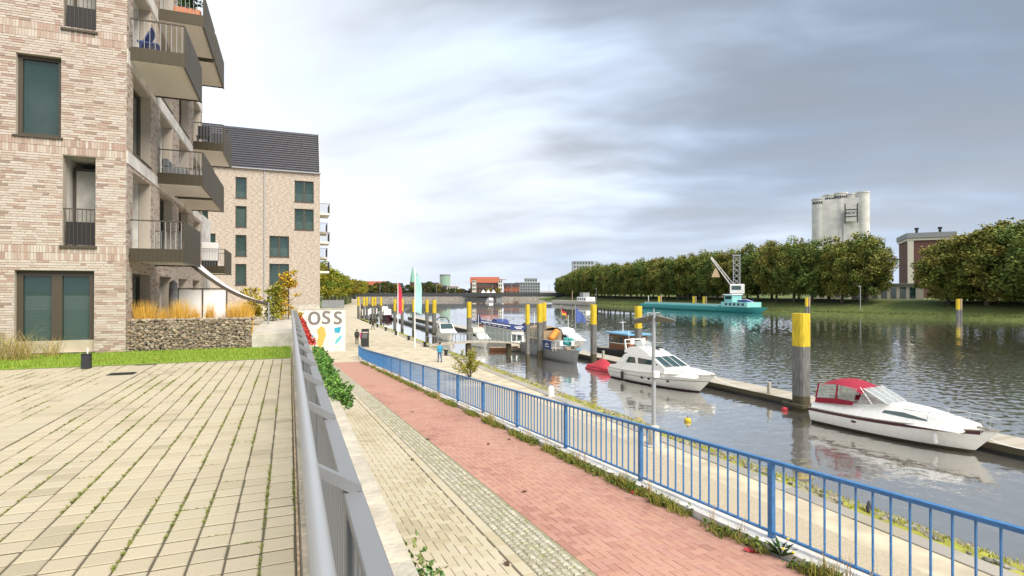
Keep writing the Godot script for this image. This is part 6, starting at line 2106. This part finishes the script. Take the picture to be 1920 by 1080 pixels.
	var far := [[18.5, -150.0, 9.0, M.grey_hull, "grey boat in the far left cluster of moored boats, nearest the quay"], [21.5, -158.0, 10.0, M.dark, "dark boat in the far left cluster of moored boats"], [24.0, -150.0, 9.0, M.maroon, "maroon boat at the right of the far left cluster"], [27.0, -175.0, 11.0, M.gel, "white boat at the back of the far left cluster"], [131.0, -372.0, 14.0, M.gel, "white passenger boat moored before the bridge island"]]
	for q in far:
		var o := thing("moored_boat", q[4], "boat", Vector3(q[0], WATER, q[1]), -PI / 2 - 0.1, "small boats in the distance")
		hull(o, q[2], q[2] * 0.3, 1.0, 1.4, 0.4, q[3], M.plank)
		boxpart("cabin", Vector3(q[2] * 0.2, 0.9, -q[2] * 0.1), Vector3(q[2] * 0.62, 2.6, q[2] * 0.1), M.white, o, 0.05)
		boxpart("window", Vector3(q[2] * 0.25, 1.6, q[2] * 0.1), Vector3(q[2] * 0.57, 2.2, q[2] * 0.1 + 0.03), M.glass, o)
		rod(o, "mast", [Vector3(q[2] * 0.4, 2.6, 0), Vector3(q[2] * 0.4, 5.0, 0)], 0.06, M.zinc)

func build_quay_things() -> void:
	# twin-arm street lamp on a thick foot
	var l := thing("street_lamp", "grey street lamp with two flat wing-shaped heads on the quay", "street lamp", Vector3(13.6, QUAY, -18.6))
	var m := MB.new()
	m.tube([Vector3(0, 0, 0), Vector3(0, 0.78, 0), Vector3(0, 0.82, 0)], [0.22, 0.21, 0.1], 18)
	put(m, "foot", M.concrete, l)
	m = MB.new()
	m.tube([Vector3(0, 0, 0), Vector3(0, 0.05, 0)], 0.42, 20)
	put(m, "base_plate", M.concrete, l)
	m = MB.new()
	m.tube([Vector3(0, 0.8, 0), Vector3(0, 2.6, 0), Vector3(0, 5.25, 0)], [0.085, 0.08, 0.07], 14)
	put(m, "pole", M.zinc, l)
	boxpart("control_box", Vector3(-0.1, 2.75, 0.06), Vector3(0.14, 3.0, 0.2), M.white, l, 0.01)
	for s in [-1.0, 1.0]:
		m = MB.new()
		var dirx := Vector3(0.93 * s, -0.16, 0.36 * s)       # wing plates, tipped so that their tops face the river path
		var across := Vector3(-0.36, 0.55, 0.75) if s < 0 else Vector3(-0.36, 0.42, 0.85)
		m.prism(PackedVector2Array([V2(0.06, 0.3), V2(0.82, 0.16), V2(0.82, -0.16), V2(0.06, -0.3)]), Transform3D(Basis(dirx, across, dirx.cross(across).normalized()), Vector3(0, 5.12, 0)), -0.02, 0.02)
		put(m, "lamp_head", M.pile, l)
		rod(l, "arm", [Vector3(0, 5.3, 0), Vector3(s * 0.28, 5.34, 0), Vector3(s * 0.32, 5.1, 0)], 0.025, M.zinc)
	rod(l, "finial", [Vector3(0, 5.25, 0), Vector3(0, 5.5, 0)], 0.03, M.zinc)
	# flag poles with banners
	var fp := [[12.75, -60.4, 8.55, "tall white flagpole with a teal banner on the quay", M.teal_flag, 0.72, 4.5], [13.6, -75.4, 7.7, "white flagpole with a red banner on the quay, farther off", M.flag_red, 0.5, 4.2]]
	for q in fp:
		var f := thing("flagpole", q[3], "flag", Vector3(q[0], QUAY, q[1]))
		m = MB.new()
		m.tube([Vector3.ZERO, Vector3(0, q[2], 0)], [0.075, 0.045], 10)
		put(m, "pole", M.white, f)
		var rows: Array = []
		for i in 12:
			var u := i / 11.0
			var w: float = q[5] * (0.1 + 0.9 * sin(PI * pow(u, 0.8)) if u < 0.55 else 1.0 - 0.25 * (u - 0.55))
			rows.append(PackedVector3Array([Vector3(0.08, q[2] - 0.15 - u * q[6], 0), Vector3(0.08 + w * 0.5, q[2] - 0.25 - u * q[6], 0.12 * sin(u * 8.0)), Vector3(0.08 + w, q[2] - 0.4 - u * q[6] * 1.02, 0.1 * sin(u * 8.0 + 1.0))]))
		m = MB.new()
		m.loft(rows, false)
		put(m, "banner", q[4], f)
		m = MB.new()
		m.ball(Vector3(0, q[2] + 0.05, 0), Vector3(0.08, 0.08, 0.08), 8)
		put(m, "finial", M.white, f)
	# dark advertising column panel where the path meets the quay
	var sgn := thing("notice_panel", "dark upright notice panel on the quay beside two walkers", "sign", Vector3(7.75, QUAY, -62.8), deg_to_rad(-10))
	boxpart("panel", Vector3(-0.4, 0.1, -0.06), Vector3(0.4, 2.05, 0.06), M.dark, sgn, 0.02)
	boxpart("foot", Vector3(-0.45, 0, -0.15), Vector3(0.45, 0.1, 0.15), M.grey_wall, sgn)
	boxpart("text_block", Vector3(-0.3, 1.6, 0.06), Vector3(0.3, 1.72, 0.068), M.pale_wall, sgn)
	for i in 4: boxpart("text_line", Vector3(-0.3, 1.05 + i * 0.12, 0.06), Vector3(0.22, 1.09 + i * 0.12, 0.068), M.zinc, sgn)
	# quay edge railing posts by the gangway
	for i in 7:
		var b := thing("quay_bollard", "short dark bollard on the quay edge, %s from the gangway" % ordinal(i), "bollard", Vector3(14.0, QUAY, -52.0 - i * 9.0), 0, "bollards on the quay edge")
		m = MB.new()
		m.tube([Vector3.ZERO, Vector3(0, 0.4, 0), Vector3(0, 0.45, 0), Vector3(0, 0.55, 0)], [0.17, 0.15, 0.24, 0.22], 12)
		put(m, "post", M.dark, b)
	# white bollard stub near the camera side of the quay
	var wb := thing("white_bollard", "white stubby bollard on the quay's mossy edge", "bollard", Vector3(14.3, QUAY, -29.5))
	m = MB.new()
	m.tube([Vector3.ZERO, Vector3(0, 0.55, 0), Vector3(0, 0.6, 0)], [0.2, 0.19, 0.12], 14)
	put(m, "post", M.white, wb)
	m = MB.new()
	m.tube([Vector3(0, 0.6, 0), Vector3(0, 0.66, 0)], [0.12, 0.1], 14)
	put(m, "cap", M.zinc, wb)
	# autumn shrub on the quay edge
	var sh := thing("quay_shrub", "sprawling yellow-green shrub on the quay behind the blue fence", "shrub", Vector3(11.8, QUAY, -37.4))
	m = MB.new()
	var st := MB.new()
	for k in 13:
		var a := rng.randf() * TAU
		var r := 0.4 + rng.randf() * 1.0
		var h := 0.8 + rng.randf() * 1.35
		var tip := Vector3(cos(a) * r, h, sin(a) * r)
		st.tube([Vector3.ZERO, tip * 0.5 + Vector3(0, 0.25, 0), tip], [0.022, 0.015, 0.005], 5)
		for j in 5:
			leaves(m, Vector3.ZERO.lerp(tip, 0.45 + j * 0.14) + Vector3(0, 0.12, 0), 22, 0.13, Vector3(0.22, 0.16, 0.22), [Color(0.27, 0.27, 0.02), Color(0.38, 0.34, 0.03), Color(0.2, 0.24, 0.02), Color(0.45, 0.38, 0.05)])
	put(st, "stem", M.bark, sh)
	put(m, "foliage", M.leaf, sh)
	# lamp posts on the far bank
	for q in [[-118.0, "right"], [-160.0, "middle"], [-262.0, "left"]]:
		var o := thing("path_lamp", "thin lamp post on the far bank, the %s one" % q[1], "street lamp", Vector3(bank_x(q[0]) + 6.0, -4.4, q[0]), 0, "lamp posts on the far bank")
		rod(o, "pole", [Vector3.ZERO, Vector3(0, 7.5, 0)], 0.11, M.zinc)
		boxpart("lamp_head", Vector3(-0.9, 7.4, -0.15), Vector3(0.1, 7.6, 0.15), M.zinc, o)

# ---- people: one smooth skin over capsule bones
func figure(label: String, at: Vector3, turn: float, bones: Array, cell := 0.024) -> void:
	# bone: [from, to, radius from, radius to, colour]
	var lo := Vector3.ONE * 1e6
	var hi := -lo
	for b in bones:
		for k in 2:
			lo = lo.min((b[k] as Vector3) - Vector3.ONE * (maxf(b[2], b[3]) + 0.07))
			hi = hi.max((b[k] as Vector3) + Vector3.ONE * (maxf(b[2], b[3]) + 0.07))
	var n := Vector3i(((hi - lo) / cell).ceil()) + Vector3i.ONE
	var f := PackedFloat32Array()
	f.resize(n.x * n.y * n.z)
	f.fill(1.0)
	for b in bones:
		var a: Vector3 = b[0]
		var d: Vector3 = (b[1] as Vector3) - a
		var l2 := maxf(d.length_squared(), 1e-6)
		var pad := Vector3.ONE * (maxf(b[2], b[3]) + 0.06)
		var i0 := Vector3i((((b[0] as Vector3).min(b[1]) - pad - lo) / cell).floor()).clamp(Vector3i.ZERO, n - Vector3i.ONE)
		var i1 := Vector3i((((b[0] as Vector3).max(b[1]) + pad - lo) / cell).ceil()).clamp(Vector3i.ZERO, n - Vector3i.ONE)
		for z in range(i0.z, i1.z + 1):
			for y in range(i0.y, i1.y + 1):
				for x in range(i0.x, i1.x + 1):
					var p := lo + Vector3(x, y, z) * cell
					var t := clampf((p - a).dot(d) / l2, 0.0, 1.0)
					var dist := (p - a - d * t).length() - lerpf(b[2], b[3], t)
					var k := (z * n.y + y) * n.x + x
					var h := maxf(0.035 - absf(f[k] - dist), 0.0) / 0.035
					f[k] = minf(f[k], dist) - h * h * 0.00875
	var vert := {}
	var pos := PackedVector3Array()
	var off := [Vector3i(0, 0, 0), Vector3i(1, 0, 0), Vector3i(0, 1, 0), Vector3i(1, 1, 0), Vector3i(0, 0, 1), Vector3i(1, 0, 1), Vector3i(0, 1, 1), Vector3i(1, 1, 1)]
	var edges := [[0, 1], [0, 2], [0, 4], [1, 3], [1, 5], [2, 3], [2, 6], [3, 7], [4, 5], [4, 6], [5, 7], [6, 7]]
	var m := MB.new()
	for z in n.z - 1:
		for y in n.y - 1:
			for x in n.x - 1:
				var k := (z * n.y + y) * n.x + x
				var s := [f[k], f[k + 1], f[k + n.x], f[k + n.x + 1], f[k + n.x * n.y], f[k + n.x * n.y + 1], f[k + n.x * n.y + n.x], f[k + n.x * n.y + n.x + 1]]
				var neg := 0
				for q in s: neg += 1 if q < 0 else 0
				if neg == 0 or neg == 8: continue
				var c := Vector3.ZERO
				var w := 0
				for e in edges:
					if (s[e[0]] < 0) != (s[e[1]] < 0):
						var t: float = s[e[0]] / (s[e[0]] - s[e[1]])
						c += Vector3(off[e[0]]).lerp(Vector3(off[e[1]]), t)
						w += 1
				var p := lo + (Vector3(x, y, z) + c / w) * cell
				vert[k] = m.v.size()
				m.v.append(p)
				m.n.append(Vector3(s[1] + s[3] + s[5] + s[7] - s[0] - s[2] - s[4] - s[6], s[2] + s[3] + s[6] + s[7] - s[0] - s[1] - s[4] - s[5], s[4] + s[5] + s[6] + s[7] - s[0] - s[1] - s[2] - s[3]).normalized())
				var best := 9.0
				var col := Color.WHITE
				for b in bones:
					var d: Vector3 = (b[1] as Vector3) - b[0]
					var t := clampf((p - (b[0] as Vector3)).dot(d) / maxf(d.length_squared(), 1e-6), 0.0, 1.0)
					var dd := (p - (b[0] as Vector3) - d * t).length() - lerpf(b[2], b[3], t)
					if dd < best:
						best = dd
						col = b[4]
				m.c.append(col)
	for k in vert:
		var x: int = k % n.x
		var y: int = (k / n.x) % n.y
		var z: int = k / (n.x * n.y)
		for ax in 3:
			var st: int = [1, n.x, n.x * n.y][ax]
			var u: int = [n.x, n.x * n.y, 1][ax]
			var v: int = [n.x * n.y, 1, n.x][ax]
			if k + st >= f.size() or (f[k] < 0) == (f[k + st] < 0): continue
			if not (vert.has(k - u) and vert.has(k - v) and vert.has(k - u - v)): continue
			var q := [vert[k], vert[k - u], vert[k - u - v], vert[k - v]]
			if f[k] < 0: q = [q[0], q[3], q[2], q[1]]
			m.idx.append_array(PackedInt32Array([q[0], q[1], q[2], q[0], q[2], q[3]]))
	var o := thing("person", label, "person", at, turn)
	put(m, "body", M.skin, o)

func human(label: String, at: Vector3, turn: float, top: Color, legs: Color, hair: Color, stride: float, arm: float, hood := false) -> void:
	var skin := Color(0.42, 0.25, 0.17)
	var shoe := Color(0.03, 0.03, 0.035)
	var b: Array = []
	b.append([Vector3(0, 0.98, 0), Vector3(0, 1.2, 0.01), 0.15, 0.15, top])
	b.append([Vector3(-0.06, 1.2, 0), Vector3(0.06, 1.2, 0), 0.14, 0.14, top])
	b.append([Vector3(-0.14, 1.38, 0), Vector3(0.14, 1.38, 0), 0.085, 0.085, top])
	b.append([Vector3(-0.07, 0.95, 0), Vector3(0.07, 0.95, 0), 0.13, 0.13, top])
	b.append([Vector3(0, 1.42, 0), Vector3(0, 1.53, 0.015), 0.055, 0.052, skin if not hood else top])
	b.append([Vector3(0, 1.6, 0.025), Vector3(0, 1.66, 0.0), 0.085, 0.095, skin])
	b.append([Vector3(0, 1.66, -0.03), Vector3(0, 1.69, -0.02), 0.095, 0.09, hair])
	b.append([Vector3(0, 1.585, 0.1), Vector3(0, 1.6, 0.105), 0.016, 0.014, skin])
	for s in [-1.0, 1.0]:
		var f: float = stride * s
		b.append([Vector3(s * 0.085, 1.63, -0.005), Vector3(s * 0.1, 1.61, -0.01), 0.018, 0.015, skin])
		b.append([Vector3(s * 0.09, 0.92, 0), Vector3(s * 0.1, 0.5, f * 0.5), 0.1, 0.068, legs])
		b.append([Vector3(s * 0.1, 0.5, f * 0.5), Vector3(s * 0.1, 0.09, f - 0.04), 0.066, 0.05, legs])
		b.append([Vector3(s * 0.1, 0.045, f - 0.06), Vector3(s * 0.11, 0.04, f + 0.13), 0.045, 0.04, shoe])
		var el := Vector3(s * 0.25, 1.12, -f * 0.3 - 0.04)
		var wr := Vector3(s * 0.24, 0.9, -f * 0.6 + arm)
		b.append([Vector3(s * 0.2, 1.38, 0), el, 0.065, 0.052, top])
		b.append([el, wr, 0.05, 0.038, top])
		var dir := (wr - el).normalized()
		b.append([wr, wr + dir * 0.07, 0.034, 0.036, skin])
		for k in 4:
			var root := wr + dir * 0.08 + Vector3(0, 0, (k - 1.5) * 0.02)
			b.append([root, root + dir * [0.06, 0.075, 0.07, 0.055][k] + Vector3(-s * 0.012, 0, 0), 0.0105, 0.0095, skin])
		b.append([wr + dir * 0.03, wr + dir * 0.07 + Vector3(-s * 0.01, 0, 0.045), 0.0115, 0.0105, skin])
	figure(label, at, turn, b)

func build_people() -> void:
	human("person in a bright blue jacket and jeans standing on the quay", Vector3(12.2, QUAY, -47.4), PI + 0.3, Color(0.03, 0.24, 0.42), Color(0.06, 0.12, 0.24), Color(0.1, 0.03, 0.03), 0.12, 0.03)
	human("person in dark clothes walking away on the quay beside the notice panel", Vector3(7.35, QUAY, -67.2), PI, Color(0.03, 0.03, 0.035), Color(0.025, 0.025, 0.03), Color(0.12, 0.09, 0.06), 0.14, 0.02)
	human("person in pink and dark clothes half hidden behind the notice panel", Vector3(7.75, QUAY, -65.3), PI, Color(0.45, 0.04, 0.2), Color(0.03, 0.03, 0.04), Color(0.05, 0.03, 0.02), 0.1, 0.02)
	human("distant person in black walking along the quay past the bollard", Vector3(12.5, QUAY, -91.5), PI + 0.5, Color(0.02, 0.02, 0.022), Color(0.05, 0.05, 0.06), Color(0.03, 0.02, 0.02), 0.22, 0.04)

func build_small() -> void:
	# dead leaves lying on the paths
	var s := 0.0625
	var spots := [[1.75, 6.3, "on the cream pavers"], [2.55, 6.6, "at the edge of the gutter"], [3.9, 9.2, "on the red path's left side"], [2.6, 12.6, "on the cream pavers, farther up"], [3.4, 14.6, "beside the gutter, middle distance"], [4.7, 13.3, "in the middle of the red path"], [5.35, 13.6, "on the red path near the weeds"], [4.0, 19.5, "far along the red path"]]
	for q in spots:
		var y: float = -1.45 - s * q[1] + 0.012
		var f := thing("fallen_leaf", "curled brown dead leaf " + q[2], "leaf", Vector3(q[0], y, -q[1]), rng.randf() * TAU, "dead leaves on the ramp")
		var m := MB.new()
		m.col = vary(Color(0.1, 0.055, 0.03), 0.3)
		var rows: Array = []
		for i in 6:
			var u := i / 5.0
			var w := 0.035 * sin(PI * (0.1 + 0.8 * u))
			rows.append(PackedVector3Array([Vector3(u * 0.1, 0.012 + 0.014 * sin(u * 5.0), -w), Vector3(u * 0.1, 0.0, 0), Vector3(u * 0.1, 0.018 + 0.015 * cos(u * 4.0), w)]))
		m.loft(rows, false)
		put(m, "blade", M.leaf, f)
		rod(f, "stalk", [Vector3(-0.05, 0.01, 0.0), Vector3(0, 0.004, 0)], 0.003, M.bark)
	var red := [[5.62, 8.25, "red maple leaf in the weeds by the kerb, upper one"], [5.55, 5.55, "red and white crumpled leaf beside the big weed tuft"]]
	for q in red:
		var f := thing("red_leaf", q[2], "leaf", Vector3(q[0], -1.45 - s * q[1] + 0.01, -q[1]), 0.5)
		for k in 5:
			var m := MB.new()
			m.col = vary(Color(0.5, 0.05, 0.06), 0.3)
			var a := -1.2 + k * 0.6
			var d := Vector3(cos(a), 0.1, sin(a)) * 0.11
			var w := Vector3(-sin(a), 0, cos(a)) * 0.028
			m.quad(Vector3.ZERO, d * 0.5 + w + Vector3(0, 0.03, 0), d, d * 0.5 - w)
			put(m, "lobe", M.leaf, f)
	# dandelion at the fence post
	var dd := thing("dandelion", "dandelion with yellow flowers at the foot of a blue fence post", "plant", Vector3(5.82, -1.45 - s * 5.3, -5.3))
	for i in 16:
		var m := MB.new()
		m.col = vary(Color(0.06, 0.14, 0.02), 0.3)
		var a := i * TAU / 16.0 + jit(0.2)
		var d := Vector3(cos(a), 0.75 + jit(0.3), sin(a)) * 0.2
		var w := Vector3(-sin(a), 0, cos(a)) * 0.022
		m.quad(Vector3.ZERO, d * 0.5 + w + Vector3(0, 0.04, 0), d, d * 0.5 - w + Vector3(0, 0.04, 0))
		put(m, "leaf", M.leaf, dd)
	for q in [[0.06, 0.24, 0.05], [-0.1, 0.17, 0.12], [0.02, 0.12, 0.16]]:
		rod(dd, "flower_stalk", [Vector3.ZERO, Vector3(q[0], q[1], q[2])], 0.003, M.grass)
		var m := MB.new()
		m.col = Color(0.7, 0.5, 0.01)
		m.ball(Vector3(q[0], q[1], q[2]), Vector3(0.022, 0.012, 0.022), 7)
		put(m, "flower_head", M.leaf, dd)
	# dark bird on the quay edge
	var bd := thing("crow", "small black bird on the mossy quay slope at the right edge", "bird", Vector3(15.3, QUAY - 0.12, -10.9), 0.6)
	var m := MB.new()
	m.tube([Vector3(-0.2, 0.1, 0), Vector3(-0.1, 0.12, 0), Vector3(0.0, 0.15, 0), Vector3(0.1, 0.19, 0), Vector3(0.14, 0.25, 0), Vector3(0.18, 0.27, 0), Vector3(0.24, 0.26, 0)], [0.02, 0.05, 0.075, 0.06, 0.04, 0.035, 0.006], 10)
	put(m, "body", M.black, bd)
	for z in [-0.03, 0.03]: rod(bd, "leg", [Vector3(0.02, -0.02, z), Vector3(0.03, 0.09, z)], 0.006, M.dark)
